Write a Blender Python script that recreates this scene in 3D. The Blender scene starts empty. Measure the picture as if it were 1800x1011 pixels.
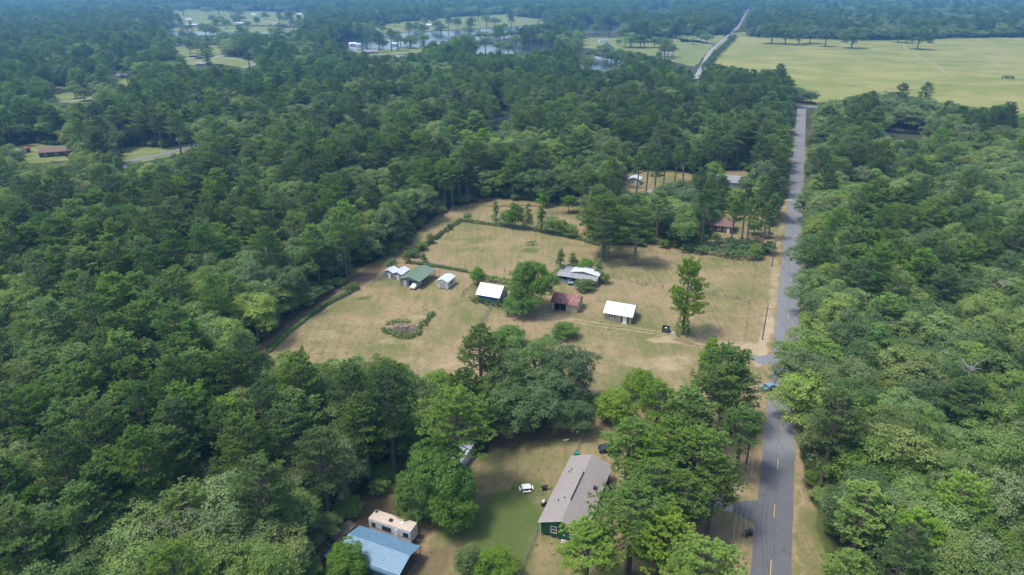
import bpy, math, random
import numpy as np
from mathutils import Vector
R = math.radians
# ---------------------------------------------------------------- camera, world, sun, exposure
CAMH = 88.0; FPX = 1200.0; YH = -31.0
TH = math.atan((505.5-YH)/FPX)
sc = bpy.context.scene; col = sc.collection
cam = bpy.data.cameras.new('camera'); co = bpy.data.objects.new('camera', cam); col.objects.link(co)
cam.sensor_width = 36; cam.lens = 24; cam.clip_start = 1; cam.clip_end = 30000
co.location = (0, 0, CAMH); co.rotation_euler = (R(90)-TH, 0, 0); sc.camera = co
SUN_EL, SUN_AZ = R(66), R(-100)          # azimuth measured from +Y towards +X: the sun stands left, a little behind the camera
w = bpy.data.worlds.new('World'); sc.world = w; w.use_nodes = True
nt = w.node_tree; sky = nt.nodes.new('ShaderNodeTexSky'); sky.sky_type = 'NISHITA'; sky.sun_disc = False
sky.sun_elevation = SUN_EL; sky.sun_rotation = SUN_AZ; sky.air_density = 1.0; sky.dust_density = 2.5
bg = nt.nodes['Background']; bg.inputs['Strength'].default_value = 0.15
nt.links.new(sky.outputs[0], bg.inputs[0])
sl = bpy.data.lights.new('sun', 'SUN'); so = bpy.data.objects.new('sun', sl); col.objects.link(so)
sl.energy = 2.0; sl.angle = R(12.0); sl.color = (1.0, 0.95, 0.87)
sd = Vector((math.sin(SUN_AZ)*math.cos(SUN_EL), math.cos(SUN_AZ)*math.cos(SUN_EL), math.sin(SUN_EL)))
so.rotation_euler = sd.to_track_quat('Z', 'Y').to_euler()
sc.view_settings.view_transform = 'Standard'; sc.view_settings.look = 'None'
sc.view_settings.gamma = 1; sc.view_settings.exposure = 0.90
sc.render.engine = 'CYCLES'
try:
    sc.cycles.max_bounces = 6; sc.cycles.diffuse_bounces = 3; sc.cycles.transmission_bounces = 3
    sc.cycles.volume_bounces = 0
except Exception: pass

# ---------------------------------------------------------------- geometry of the place: surveying points on the ground
CT, ST = math.cos(TH), math.sin(TH)
def at(px, py, z=0.0):
    a = (px-900)/FPX; b = -(py-505.5)/FPX
    dy = CT+b*ST; dz = -ST+b*CT; t = (z-CAMH)/dz
    return (a*t, dy*t)
def proj(x, y, z):
    Z = y*CT-(z-CAMH)*ST
    return 900+FPX*x/Z, 505.5-FPX*(y*ST+(z-CAMH)*CT)/Z, Z
RA = at(1355, 999); RB = at(1398, 360)
rd = np.array([RB[0]-RA[0], RB[1]-RA[1]]); rd /= np.hypot(*rd)      # along the road
rv = np.array([rd[1], -rd[0]])                                      # to its right
YAW = math.atan2(rv[1], rv[0])
def rs(s, d): return (RA[0]+rd[0]*s+rv[0]*d, RA[1]+rd[1]*s+rv[1]*d)  # distance along, distance right
def to_rs(x, y):
    return (x-RA[0])*rd[0]+(y-RA[1])*rd[1], (x-RA[0])*rv[0]+(y-RA[1])*rv[1]

# ---------------------------------------------------------------- tags
def tag(o, label=None, cat=None, group=None, kind=None):
    if label: o['label'] = label
    if cat: o['category'] = cat
    if group: o['group'] = group
    if kind: o['kind'] = kind
    return o
def empty(name, loc, rz=0.0, label=None, cat=None, group=None):
    o = bpy.data.objects.new(name, None); col.objects.link(o)
    if len(loc) == 2: loc = (loc[0], loc[1], 0)
    o.location = loc; o.rotation_euler = (0, 0, rz); o.empty_display_size = .5
    return tag(o, label, cat, group)
def meshobj(name, me, parent=None):
    o = bpy.data.objects.new(name, me); col.objects.link(o)
    if parent: o.parent = parent
    return o

# ---------------------------------------------------------------- materials
def newmat(name):
    m = bpy.data.materials.new(name); m.use_nodes = True
    n = m.node_tree; return m, n, n.nodes['Principled BSDF'], n.links
def rgb(c): return (c[0], c[1], c[2], 1)
def mixc(n, l, fac, a, b, blend='MIX'):
    x = n.nodes.new('ShaderNodeMix'); x.data_type = 'RGBA'; x.blend_type = blend
    for s, v in ((0, fac), (6, a), (7, b)):
        if isinstance(v, (int, float)): x.inputs[s].default_value = v
        elif isinstance(v, tuple): x.inputs[s].default_value = rgb(v)
        else: l.new(v, x.inputs[s])
    return x.outputs[2]
def noise(n, l, scale, detail=4, rough=.55, vec=None, dist=0):
    t = n.nodes.new('ShaderNodeTexNoise'); t.inputs['Scale'].default_value = scale
    t.inputs['Detail'].default_value = detail; t.inputs['Roughness'].default_value = rough
    t.inputs['Distortion'].default_value = dist
    if vec is not None: l.new(vec, t.inputs['Vector'])
    return t.outputs['Fac']
def ramp(n, l, src, p0, p1):
    r = n.nodes.new('ShaderNodeMapRange'); r.interpolation_type = 'SMOOTHSTEP'
    l.new(src, r.inputs[0]); r.inputs[1].default_value = p0; r.inputs[2].default_value = p1
    return r.outputs[0]
def math_(n, l, op, a, b=None):
    m = n.nodes.new('ShaderNodeMath'); m.operation = op
    for i, v in enumerate((a, b)):
        if v is None: continue
        if isinstance(v, (int, float)): m.inputs[i].default_value = v
        else: l.new(v, m.inputs[i])
    return m.outputs[0]
def pos(n): return n.nodes.new('ShaderNodeNewGeometry').outputs['Position']
def objc(n): return n.nodes.new('ShaderNodeTexCoord').outputs['Object']
def mapping(n, l, vec, scale=(1, 1, 1), rot=(0, 0, 0)):
    m = n.nodes.new('ShaderNodeMapping'); l.new(vec, m.inputs[0])
    m.inputs['Rotation'].default_value = rot; m.inputs['Scale'].default_value = scale
    return m.outputs[0]
def simple(name, c, rough=.7, metal=0.0, var=.25, scale=1.5, c2=None):
    m, n, p, l = newmat(name)
    v = noise(n, l, scale, 5, .6, objc(n))
    f = ramp(n, l, v, .35, .65)
    c2 = c2 or tuple(x*(1-var) for x in c)
    l.new(mixc(n, l, f, c, c2), p.inputs['Base Color'])
    p.inputs['Roughness'].default_value = rough; p.inputs['Metallic'].default_value = metal
    return m
def metalroof(name, c, c2=None, ribs=4.0, axis=0, rough=.35, rust=0.0, rustc=(.16, .05, .035), metal=0.0):
    """ribbed sheet metal; the ribs are spaced along local `axis`"""
    m, n, p, l = newmat(name); oc = objc(n)
    v = noise(n, l, 1.2, 6, .65, oc)
    base = mixc(n, l, ramp(n, l, v, .35, .7), c, c2 or tuple(x*.8 for x in c))
    st = mapping(n, l, oc, (1, 1, 1))
    if rust > 0:
        sc_ = (2.2, .5, .5) if axis == 0 else (.5, 2.2, .5)
        v2 = noise(n, l, 1.6, 6, .7, mapping(n, l, oc, sc_))
        base = mixc(n, l, ramp(n, l, v2, .62-rust*.35, .70-rust*.3), base, rustc)
    sep = n.nodes.new('ShaderNodeSeparateXYZ'); l.new(oc, sep.inputs[0])
    s = math_(n, l, 'SINE', math_(n, l, 'MULTIPLY', sep.outputs[axis], ribs*2*math.pi))
    rib = ramp(n, l, s, .72, .98)
    b = n.nodes.new('ShaderNodeBump'); b.inputs['Distance'].default_value = .05; b.inputs['Strength'].default_value = .8
    l.new(rib, b.inputs['Height']); l.new(b.outputs[0], p.inputs['Normal'])
    l.new(base, p.inputs['Base Color']); p.inputs['Roughness'].default_value = rough; p.inputs['Metallic'].default_value = metal
    return m
def shingle(name, c, c2):
    m, n, p, l = newmat(name); oc = objc(n)
    br = n.nodes.new('ShaderNodeTexBrick'); l.new(mapping(n, l, oc, (1, 1, 1), (0, 0, R(90))), br.inputs[0])
    br.inputs['Scale'].default_value = 1; br.inputs['Brick Width'].default_value = .45; br.inputs['Row Height'].default_value = .16
    br.inputs['Mortar Size'].default_value = .012
    br.inputs['Color1'].default_value = rgb(c); br.inputs['Color2'].default_value = rgb(c2)
    br.inputs['Mortar'].default_value = rgb(tuple(x*.55 for x in c))
    v = noise(n, l, .7, 5, .6, oc)
    l.new(mixc(n, l, ramp(n, l, v, .3, .75), br.outputs[0], tuple(x*.75 for x in c2)), p.inputs['Base Color'])
    p.inputs['Roughness'].default_value = .9
    return m
def siding(name, c, step=.2, vert=False):
    m, n, p, l = newmat(name); oc = objc(n)
    sep = n.nodes.new('ShaderNodeSeparateXYZ'); l.new(oc, sep.inputs[0])
    src = sep.outputs[2]
    if vert: src = math_(n, l, 'ADD', sep.outputs[0], sep.outputs[1])
    fr = math_(n, l, 'FRACT', math_(n, l, 'MULTIPLY', src, 1/step))
    v = noise(n, l, 1.3, 5, .6, oc)
    base = mixc(n, l, ramp(n, l, v, .3, .75), c, tuple(x*.78 for x in c))
    l.new(mixc(n, l, ramp(n, l, fr, .88, .97), base, tuple(x*.45 for x in c)), p.inputs['Base Color'])
    b = n.nodes.new('ShaderNodeBump'); b.inputs['Distance'].default_value = .03
    l.new(fr, b.inputs['Height']); l.new(b.outputs[0], p.inputs['Normal'])
    p.inputs['Roughness'].default_value = .65
    return m
def leafmat(name, c, c2, trans=.38, rough=.6, huevar=.012):
    m, n, p, l = newmat(name)
    a = n.nodes.new('ShaderNodeAttribute'); a.attribute_name = 'v'
    oi = n.nodes.new('ShaderNodeObjectInfo')
    base = mixc(n, l, a.outputs['Fac'], c, c2)
    big = noise(n, l, .018, 3, .5, pos(n))
    hsv = n.nodes.new('ShaderNodeHueSaturation'); l.new(base, hsv.inputs['Color'])
    mr = n.nodes.new('ShaderNodeMapRange'); l.new(oi.outputs['Random'], mr.inputs[0]); mr.inputs[3].default_value = .5-huevar; mr.inputs[4].default_value = .5+huevar
    l.new(mr.outputs[0], hsv.inputs['Hue'])
    r2 = math_(n, l, 'FRACT', math_(n, l, 'MULTIPLY', oi.outputs['Random'], 17.31))
    val = math_(n, l, 'ADD', math_(n, l, 'MULTIPLY', r2, .5), math_(n, l, 'MULTIPLY', big, .8))
    l.new(math_(n, l, 'ADD', val, .35), hsv.inputs['Value'])
    r3 = math_(n, l, 'FRACT', math_(n, l, 'MULTIPLY', oi.outputs['Random'], 91.7))
    l.new(math_(n, l, 'ADD', math_(n, l, 'MULTIPLY', r3, .25), .88), hsv.inputs['Saturation'])
    l.new(hsv.outputs[0], p.inputs['Base Color'])
    p.inputs['Roughness'].default_value = rough; p.inputs['Specular IOR Level'].default_value = .3
    tr = n.nodes.new('ShaderNodeBsdfTranslucent'); l.new(hsv.outputs[0], tr.inputs[0])
    mx = n.nodes.new('ShaderNodeMixShader'); mx.inputs[0].default_value = trans
    l.new(p.outputs[0], mx.inputs[1]); l.new(tr.outputs[0], mx.inputs[2])
    l.new(mx.outputs[0], n.nodes['Material Output'].inputs[0])
    return m
M = {}
LM = dict(
 pine_dark=leafmat('needles_dark', (0.091, 0.167, 0.050), (0.156, 0.257, 0.066)),
 pine_mid=leafmat('needles_mid', (0.129, 0.224, 0.056), (0.234, 0.346, 0.080)),
 pine_bright=leafmat('needles_bright', (0.156, 0.279, 0.041), (0.337, 0.481, 0.075)),
 oak_grey=leafmat('leaves_grey', (0.151, 0.217, 0.084), (0.224, 0.292, 0.118)),
 oak_olive=leafmat('leaves_olive', (0.167, 0.240, 0.069), (0.281, 0.363, 0.102)),
 oak_mid=leafmat('leaves_mid', (0.142, 0.234, 0.060), (0.246, 0.346, 0.093)),
 oak_dark=leafmat('leaves_dark', (0.092, 0.167, 0.056), (0.168, 0.257, 0.084)),
 lime=leafmat('leaves_lime', (.120, .225, .015), (.235, .365, .028), .35),
 fresh=leafmat('leaves_fresh', (.082, .180, .022), (.152, .290, .034), .35),
)
TONEWORD = dict(pine_dark='dark green', pine_mid='mid green', pine_bright='bright green', oak_grey='grey green',
                oak_olive='olive green', oak_mid='mid green', oak_dark='dark green', lime='lime green', fresh='fresh green')
def bark(name, c):
    m, n, p, l = newmat(name); oc = objc(n)
    v = noise(n, l, 3, 6, .7, mapping(n, l, oc, (3, 3, .6)))
    l.new(mixc(n, l, ramp(n, l, v, .35, .65), c, tuple(x*.45 for x in c)), p.inputs['Base Color'])
    b = n.nodes.new('ShaderNodeBump'); b.inputs['Distance'].default_value = .08
    l.new(v, b.inputs['Height']); l.new(b.outputs[0], p.inputs['Normal'])
    p.inputs['Roughness'].default_value = .95
    return m
M['pinebark'] = bark('pine_bark', (.20, .155, .13)); M['oakbark'] = bark('oak_bark', (.19, .17, .15))
M['deadwood'] = bark('dead_wood', (.42, .39, .35))
M['white'] = simple('white_paint', (.78, .78, .76), .5, var=.08)
M['offwhite'] = siding('offwhite_siding', (.55, .55, .52), .3, True)
M['tanwall'] = siding('tan_siding', (.50, .42, .31), .4, True)
M['tanblock'] = siding('tan_block', (.44, .37, .27), .2)
M['greywall'] = siding('grey_siding', (.26, .26, .26), .25, True)
M['greenwall'] = siding('green_siding', (.012, .125, .048), .16)
M['brownwall'] = siding('brown_siding', (.10, .055, .045), .25, True)
M['glass'] = simple('window_glass', (.05, .065, .08), .08, var=.3)
M['dark'] = simple('dark_interior', (.03, .03, .032), .9)
M['black'] = simple('black_plastic', (.02, .02, .022), .45)
M['steel'] = simple('galvanised_steel', (.35, .36, .37), .4, .5)
M['wood'] = simple('weathered_wood', (.20, .17, .14), .85, c2=(.12, .10, .085), scale=6)
M['polewood'] = simple('pole_wood', (.10, .085, .07), .9, scale=4)
M['roofwhite'] = metalroof('white_metal_roof', (.66, .68, .70), (.55, .57, .60), 2.0, 0, .3)
M['roofgrey'] = metalroof('grey_metal_roof', (.30, .31, .33), (.20, .20, .21), 2.0, 0, .4, rust=.12, rustc=(.18, .13, .10))
M['roofpale'] = metalroof('pale_metal_roof', (.60, .63, .68), (.48, .50, .54), 2.0, 0, .35)
M['roofgreen'] = metalroof('green_metal_roof', (.115, .175, .11), (.14, .20, .13), 2.2, 1, .35)
M['roofrust'] = metalroof('rusty_metal_roof', (.50, .46, .46), (.40, .36, .36), 2.4, 0, .55, rust=.78, rustc=(.19, .050, .042))
M['roofblue'] = metalroof('blue_metal_roof', (.15, .33, .52), (.18, .37, .56), 3.0, 1, .35, rust=.03, rustc=(.16, .12, .10))
M['bluewall'] = simple('blue_panel', (.04, .12, .20), .5)
M['shingle'] = shingle('grey_shingle', (.23, .205, .19), (.32, .29, .27))
M['shinglebrown'] = shingle('brown_shingle', (.15, .095, .08), (.20, .13, .11))
M['shinglegrey2'] = shingle('blue_grey_shingle', (.20, .21, .23), (.29, .30, .32))
M['rvroof'] = simple('tan_rubber_roof', (.50, .42, .34), .7, var=.15)
M['rvside'] = simple('camper_side', (.62, .63, .64), .4, var=.1)
M['yellow'] = simple('road_yellow', (.55, .37, .10), .8, scale=12, c2=(.34, .26, .12))
M['concrete'] = simple('concrete', (.42, .40, .36), .9)
M['greenplastic'] = simple('green_plastic', (.01, .25, .16), .5)
M['utilgreen'] = simple('utility_green', (.055, .075, .05), .6)
M['bluetarp'] = simple('blue_tarp', (.12, .30, .62), .5)
M['carblue'] = simple('pale_blue_paint', (.17, .27, .36), .2, var=.03)
M['carwhite'] = simple('white_car_paint', (.72, .73, .74), .2, var=.03)
M['cardark'] = simple('dark_car_paint', (.03, .035, .045), .2, var=.03)
M['rubber'] = simple('tyre_rubber', (.02, .02, .02), .9)
M['lamp'] = simple('lamp_lens', (.55, .55, .5), .1)
M['red'] = simple('red_lens', (.4, .02, .02), .2)
M['brush'] = bark('brush_wood', (.28, .24, .21))

# ---------------------------------------------------------------- mesh builder
class MB:
    def __init__(s): s.v = []; s.f = []
    def add(s, vs, fs):
        b = len(s.v); s.v += [tuple(v) for v in vs]; s.f += [tuple(i+b for i in f) for f in fs]; return s
    def box(s, x0, x1, y0, y1, z0, z1):
        return s.add([(x0,y0,z0),(x1,y0,z0),(x1,y1,z0),(x0,y1,z0),(x0,y0,z1),(x1,y0,z1),(x1,y1,z1),(x0,y1,z1)],
                     [(0,3,2,1),(4,5,6,7),(0,1,5,4),(1,2,6,5),(2,3,7,6),(3,0,4,7)])
    def tube(s, p0, p1, r0, r1, n=8, caps=True):
        p0 = Vector(p0); p1 = Vector(p1); d = (p1-p0).normalized()
        a = d.orthogonal().normalized(); b = d.cross(a)
        vs = []
        for p, r in ((p0, r0), (p1, r1)):
            for i in range(n):
                t = 2*math.pi*i/n; vs.append(p+a*math.cos(t)*r+b*math.sin(t)*r)
        fs = [(i, (i+1) % n, n+(i+1) % n, n+i) for i in range(n)]
        if caps: fs += [tuple(range(n))[::-1], tuple(range(n, 2*n))]
        return s.add(vs, fs)
    def path(s, pts, rr, n=6):
        pts = [Vector(p) for p in pts]; vs = []; prev = None
        for i, p in enumerate(pts):
            d = (pts[min(i+1, len(pts)-1)]-pts[max(i-1, 0)]).normalized()
            a = d.orthogonal().normalized() if prev is None else (prev-d*prev.dot(d)).normalized()
            prev = a; b = d.cross(a)
            for k in range(n):
                t = 2*math.pi*k/n; vs.append(p+(a*math.cos(t)+b*math.sin(t))*rr[i])
        fs = []
        for i in range(len(pts)-1):
            for k in range(n):
                fs.append((i*n+k, i*n+(k+1) % n, (i+1)*n+(k+1) % n, (i+1)*n+k))
        fs.append(tuple(range((len(pts)-1)*n, len(pts)*n)))
        return s.add(vs, fs)
    def slab(s, quad, t):
        """a quad (4 pts) thickened downwards by t"""
        q = [Vector(p) for p in quad]; nrm = (q[1]-q[0]).cross(q[3]-q[0]).normalized()
        if nrm.z < 0: q = q[::-1]; nrm = -nrm
        lo = [p-nrm*t for p in q]
        return s.add(q+lo, [(0,1,2,3),(7,6,5,4),(0,4,5,1),(1,5,6,2),(2,6,7,3),(3,7,4,0)])
    def mesh(s, name, mat=None):
        me = bpy.data.meshes.new(name); me.from_pydata(s.v, [], s.f); me.update()
        if mat: me.materials.append(mat)
        return me
    def build(s, name, mat, parent=None, bevel=0):
        o = meshobj(name, s.mesh(name, mat), parent)
        if bevel:
            b = o.modifiers.new('bevel', 'BEVEL'); b.width = bevel; b.segments = 2
        return o
def npmesh(name, V, F, mat, vattr=None, fattr=None):
    """V (n,3), F (m,k)"""
    me = bpy.data.meshes.new(name); n, (m, k) = len(V), F.shape
    me.vertices.add(n); me.vertices.foreach_set('co', np.ascontiguousarray(V, dtype=np.float32).ravel())
    me.loops.add(m*k); me.loops.foreach_set('vertex_index', np.ascontiguousarray(F, dtype=np.int32).ravel())
    me.polygons.add(m); me.polygons.foreach_set('loop_start', np.arange(0, m*k, k, dtype=np.int32))
    me.polygons.foreach_set('loop_total', np.full(m, k, dtype=np.int32))
    me.update(calc_edges=True)
    for nm, a in (vattr or {}).items():
        at_ = me.attributes.new(nm, 'FLOAT', 'POINT'); at_.data.foreach_set('value', np.ascontiguousarray(a, dtype=np.float32))
    for nm, a in (fattr or {}).items():
        at_ = me.attributes.new(nm, 'FLOAT', 'FACE'); at_.data.foreach_set('value', np.ascontiguousarray(a, dtype=np.float32))
    if mat: me.materials.append(mat)
    return me
def unit(a): return a/np.maximum(np.linalg.norm(a, axis=1, keepdims=True), 1e-9)

# ---------------------------------------------------------------- foliage
def leaves(C, N, size, rng, jit=.55, aspect=.75):
    """kite-shaped leaf sprays at C, roughly facing N"""
    n = len(C); nn = unit(N+rng.normal(0, jit, (n, 3)))
    t = unit(np.cross(nn, rng.normal(0, 1, (n, 3)))); b = np.cross(nn, t)
    s = (size*rng.uniform(.65, 1.3, n))[:, None]
    V = np.stack([C+t*s, C+b*s*aspect*.6-nn*s*.12, C-t*s*.75, C-b*s*aspect*.6-nn*s*.12], 1).reshape(-1, 3)
    F = np.arange(4*n).reshape(n, 4)
    return V, F
def lobes_crown(rng, lobes, size=.19, dens=1.0, sub=.55, mleaf=20):
    """lobes: list of (centre, radius). Leaf clusters (sprays) over every lobe's surface."""
    LC = np.array([l[0] for l in lobes], float); LR = np.array([l[1] for l in lobes], float)
    Vs = []; Fs = []; A = []; off = 0
    for i in range(len(LC)):
        r = LR[i]; k = max(6, int(11*r*r*dens))
        d = unit(rng.normal(0, 1, (k, 3))); d[:, 2] = np.where(d[:, 2] < -.45, -d[:, 2], d[:, 2])
        cc = LC[i]+d*r*rng.uniform(.72, 1.04, (k, 1))*np.array([1, 1, .85])
        dist = np.linalg.norm(cc[:, None, :]-LC[None], axis=2)/LR[None]; dist[:, i] = 9
        keep = dist.min(1) > .62; cc = cc[keep]; d = d[keep]; k = len(cc)
        if k == 0: continue
        m = mleaf; rad = sub*rng.uniform(.7, 1.3, (k, 1, 1))
        dd = rng.normal(0, .55, (k, m, 3)); nl = dd+d[:, None, :]*.9
        P = cc[:, None, :]+dd*rad*np.array([1, 1, .6])
        P = P.reshape(-1, 3); nl = unit(nl.reshape(-1, 3)+np.array([0, 0, .65]))
        V, F = leaves(P, nl, size, rng, .45)
        cv = np.repeat(rng.uniform(0, 1, k), m); lv = np.repeat(rng.uniform(0, 1), k*m)
        Vs.append(V); Fs.append(F+off); off += len(V)
        A.append(np.clip(.45*cv+.25*lv+.3*rng.uniform(0, 1, k*m), 0, 1))
    return np.concatenate(Vs), np.concatenate(Fs), np.concatenate(A)
def broad_lobes(rng, H, Rr, base, n, flat=.5, big=(.24, .36)):
    cz = base+(H-base)*.42; az = (H-base)*.5; out = []
    for i in range(n):
        u = rng.uniform(-.55, 1); ph = i*2.39996+rng.uniform(-.5, .5)
        s = math.sqrt(max(0, 1-u*u)); q = rng.uniform(.55, .92)
        r = Rr*rng.uniform(*big)
        out.append(((math.cos(ph)*s*Rr*q, math.sin(ph)*s*Rr*q, cz+u*az*q*1.08-(.0 if u > 0 else .1)), r))
    out.append(((0, 0, cz), Rr*.5))
    return out
def limbs(mb, rng, lobes, z0, z1, r, n=9):
    idx = rng.permutation(len(lobes))[:n]
    for i in idx:
        c = lobes[i][0]; zz = rng.uniform(z0, z1)
        mid = (c[0]*.45, c[1]*.45, (zz+c[2])/2-.1*abs(c[0])); mb.path([(0, 0, zz), mid, c], [r, r*.6, r*.2], 5)
def broadleaf(seed, H, Rr, base, n, tone, size=.19, dens=1.0, big=(.24, .36), sub=.55):
    rng = np.random.default_rng(seed)
    lb = broad_lobes(rng, H, Rr, base, n, big=big)
    V, F, A = lobes_crown(rng, lb, size, dens, sub)
    crown = npmesh('crown', V, F, LM[tone], fattr={'v': A})
    mb = MB(); top = base+(H-base)*.5; r = .022*H
    mb.path([(0,0,-.3),(.05,0,.6),(.12,.08,base*.6+.5),(0,0,top)], [r*1.5, r, r*.8, r*.35], 8)
    limbs(mb, rng, lb, base*.6+.3, top, r*.45, 10)
    return crown, mb.mesh('trunk', M['oakbark'])
def cone_tree(seed, H, Rr, base, tone, size=.18):
    """young pointed hardwood: lobes narrowing upward"""
    rng = np.random.default_rng(seed); lb = []
    for i in range(34):
        t = rng.uniform(0, 1)**.8; z = base+(H-base)*t*.95+.3; rr = Rr*(1-t)**.75*rng.uniform(.35, .8); ph = i*2.4
        lb.append(((math.cos(ph)*rr, math.sin(ph)*rr, z), Rr*(.42-.22*t)))
    V, F, A = lobes_crown(rng, lb, size, 1.2, .45)
    mb = MB(); r = .016*H; mb.path([(0,0,-.3),(0,0,base),(0,0,H*.8)], [r*1.4, r, r*.3], 7); limbs(mb, rng, lb, base, H*.6, r*.35, 8)
    return npmesh('crown', V, F, LM[tone], fattr={'v': A}), mb.mesh('trunk', M['oakbark'])
def pine(seed, H, Rr, basef, tone, nb=64, tuft=.55, flat=False, per=32, gap=None, umb=0.0):
    rng = np.random.default_rng(seed); mb = MB(); r = .0165*H
    bend = rng.uniform(-.35, .35, 2)
    def axis(z): q = z/H; return np.array([bend[0]*math.sin(q*3), bend[1]*math.sin(q*2.3), z])
    mb.path([tuple(axis(z)+np.array([0, 0, -.3 if z == 0 else 0])) for z in np.linspace(0, H*.97, 8)], [r*1.35, r*1.05, r, r*.92, r*.8, r*.6, r*.4, r*.12], 8)
    C = []; AX = []
    for i in range(nb):
        t = (i+rng.uniform(0, 1))/nb; z = H*(basef+(1-basef)*t*.97)
        if t < .2 and rng.random() < .3: continue
        if gap and gap[0] < t < gap[1]: continue
        pr_ = (math.sin(math.pi*min(.97, (t*.70+.26)))**.55)*rng.uniform(.6, 1.08)
        pr_ = max(pr_, umb*rng.uniform(.7, 1)) if t > .6 else pr_
        L = max(.5, Rr*pr_); ph = i*2.39996+rng.uniform(-.6, .6); el = R(8+48*t**1.5+rng.uniform(-14, 12))
        d = np.array([math.cos(ph)*math.cos(el), math.sin(ph)*math.cos(el), math.sin(el)])
        p0 = axis(z*.985); side = np.array([-math.sin(ph), math.cos(ph), 0])
        curve = lambda q: p0+d*L*q+np.array([0, 0, L*.13*(q*q-q*.9)])
        mb.path([curve(0), curve(.35), curve(.7), curve(.95)], [r*.28*(1-.5*t), r*.2*(1-.5*t), r*.12, r*.05], 4)
        m = max(5, int(per*L/Rr*1.15))
        q = rng.uniform(.32, 1.0, m)**.75; lat = rng.uniform(-1, 1, m)*L*.42*np.sqrt(np.clip(1.1-q, .1, 1))
        P = np.array([curve(a) for a in q])+side*lat[:, None]+rng.normal(0, .12, (m, 3))*tuft*2+np.array([0, 0, .12])
        C.append(P); AX.append(np.tile(d*.45+np.array([0, 0, .75]), (m, 1))+side*(lat/L)[:, None]+rng.normal(0, .25, (m, 3)))
    C = np.concatenate(C); AX = unit(np.concatenate(AX)); k = len(C); nbld = 21
    dirs = unit(AX[:, None, :]*.62+unit(rng.normal(0, 1, (k*nbld, 3))).reshape(k, nbld, 3)).reshape(-1, 3)
    c = np.repeat(C, nbld, 0); ln = (tuft*np.repeat(rng.uniform(.75, 1.25, k), nbld)*rng.uniform(.8, 1.15, k*nbld))[:, None]
    pp = unit(np.cross(dirs, rng.normal(0, 1, dirs.shape)))*ln*.115
    V = np.stack([c+dirs*ln*.08, c+dirs*ln*.93-pp, c+dirs*ln*1.03+pp], 1).reshape(-1, 3)
    F = np.arange(len(V)).reshape(-1, 3)
    A = np.clip(np.repeat(rng.uniform(0, 1, k), nbld)*.55+rng.uniform(0, .45, k*nbld), 0, 1)
    return npmesh('crown', V, F, LM[tone], fattr={'v': A}), mb.mesh('trunk', M['pinebark'])
def retone(pair, tone):
    c = pair[0].copy(); c.materials.clear(); c.materials.append(LM[tone]); return c, pair[1]

# prototypes: (crown mesh, trunk mesh, nominal height, nominal radius, tone)
PINE = []; BROAD = []; YOUNG = []
def reg(lst, pair, H, Rr, tones):
    for t in tones: lst.append((*retone(pair, t), H, Rr, t))
reg(PINE, pine(1, 20, 4.3, .50, 'pine_mid', 62), 20, 4.3, ['pine_dark', 'pine_mid', 'pine_bright'])
reg(PINE, pine(2, 20, 4.9, .42, 'pine_mid', 74), 20, 4.9, ['pine_mid', 'pine_dark', 'pine_bright'])
reg(PINE, pine(3, 20, 3.9, .56, 'pine_mid', 54), 20, 3.9, ['pine_dark', 'pine_mid', 'pine_bright'])
reg(PINE, pine(4, 20, 5.4, .40, 'pine_mid', 84), 20, 5.4, ['pine_mid', 'pine_dark', 'pine_bright'])
reg(BROAD, broadleaf(11, 15, 5.2, 3.0, 34, 'oak_mid'), 15, 5.2, ['oak_mid', 'oak_grey', 'oak_olive', 'oak_dark'])
reg(BROAD, broadleaf(12, 16, 5.8, 4.0, 42, 'oak_mid', big=(.20, .31)), 16, 5.8, ['oak_olive', 'oak_mid', 'oak_grey', 'oak_dark'])
reg(BROAD, broadleaf(13, 14, 4.4, 1.2, 30, 'oak_mid', big=(.26, .40)), 14, 4.4, ['oak_dark', 'oak_mid', 'oak_grey', 'oak_olive'])
reg(BROAD, broadleaf(14, 17, 6.2, 3.5, 52, 'oak_mid', big=(.16, .28)), 17, 6.2, ['oak_grey', 'oak_olive', 'oak_mid', 'oak_dark'])
reg(BROAD, broadleaf(15, 15, 5.6, 2.6, 26, 'oak_mid', big=(.30, .42)), 15, 5.6, ['oak_mid', 'oak_olive', 'oak_dark', 'oak_grey'])
reg(BROAD, broadleaf(16, 16, 5.0, 2.0, 46, 'oak_mid', big=(.18, .27)), 16, 5.0, ['oak_dark', 'oak_mid', 'oak_olive', 'oak_grey'])
reg(PINE, pine(6, 20, 5.0, .46, 'pine_mid', 58), 20, 5.0, ['pine_mid', 'pine_dark', 'pine_bright'])
BIGPINE = []; reg(BIGPINE, pine(8, 20, 6.0, .30, 'pine_mid', 110), 20, 6.0, ['pine_mid', 'pine_bright'])
LONE = []; reg(LONE, pine(7, 20, 6.0, .34, 'pine_mid', 100, per=56, gap=(.52, .66), umb=.72), 20, 6.0, ['pine_mid', 'pine_bright'])
LOW = []; reg(LOW, broadleaf(31, 15, 6.0, .4, 64, 'oak_mid', big=(.20, .31)), 15, 6.0, ['fresh', 'lime', 'oak_mid', 'oak_dark']); reg(LOW, broadleaf(32, 14, 6.0, .3, 48, 'oak_mid', big=(.24, .36)), 14, 6.0, ['fresh', 'lime', 'oak_mid', 'oak_dark'])
reg(YOUNG, cone_tree(21, 15, 3.0, 1.5, 'fresh'), 15, 3.0, ['fresh', 'oak_mid', 'lime'])
reg(YOUNG, cone_tree(22, 13, 3.4, 1.0, 'fresh'), 13, 3.4, ['fresh', 'oak_mid', 'lime'])
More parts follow.
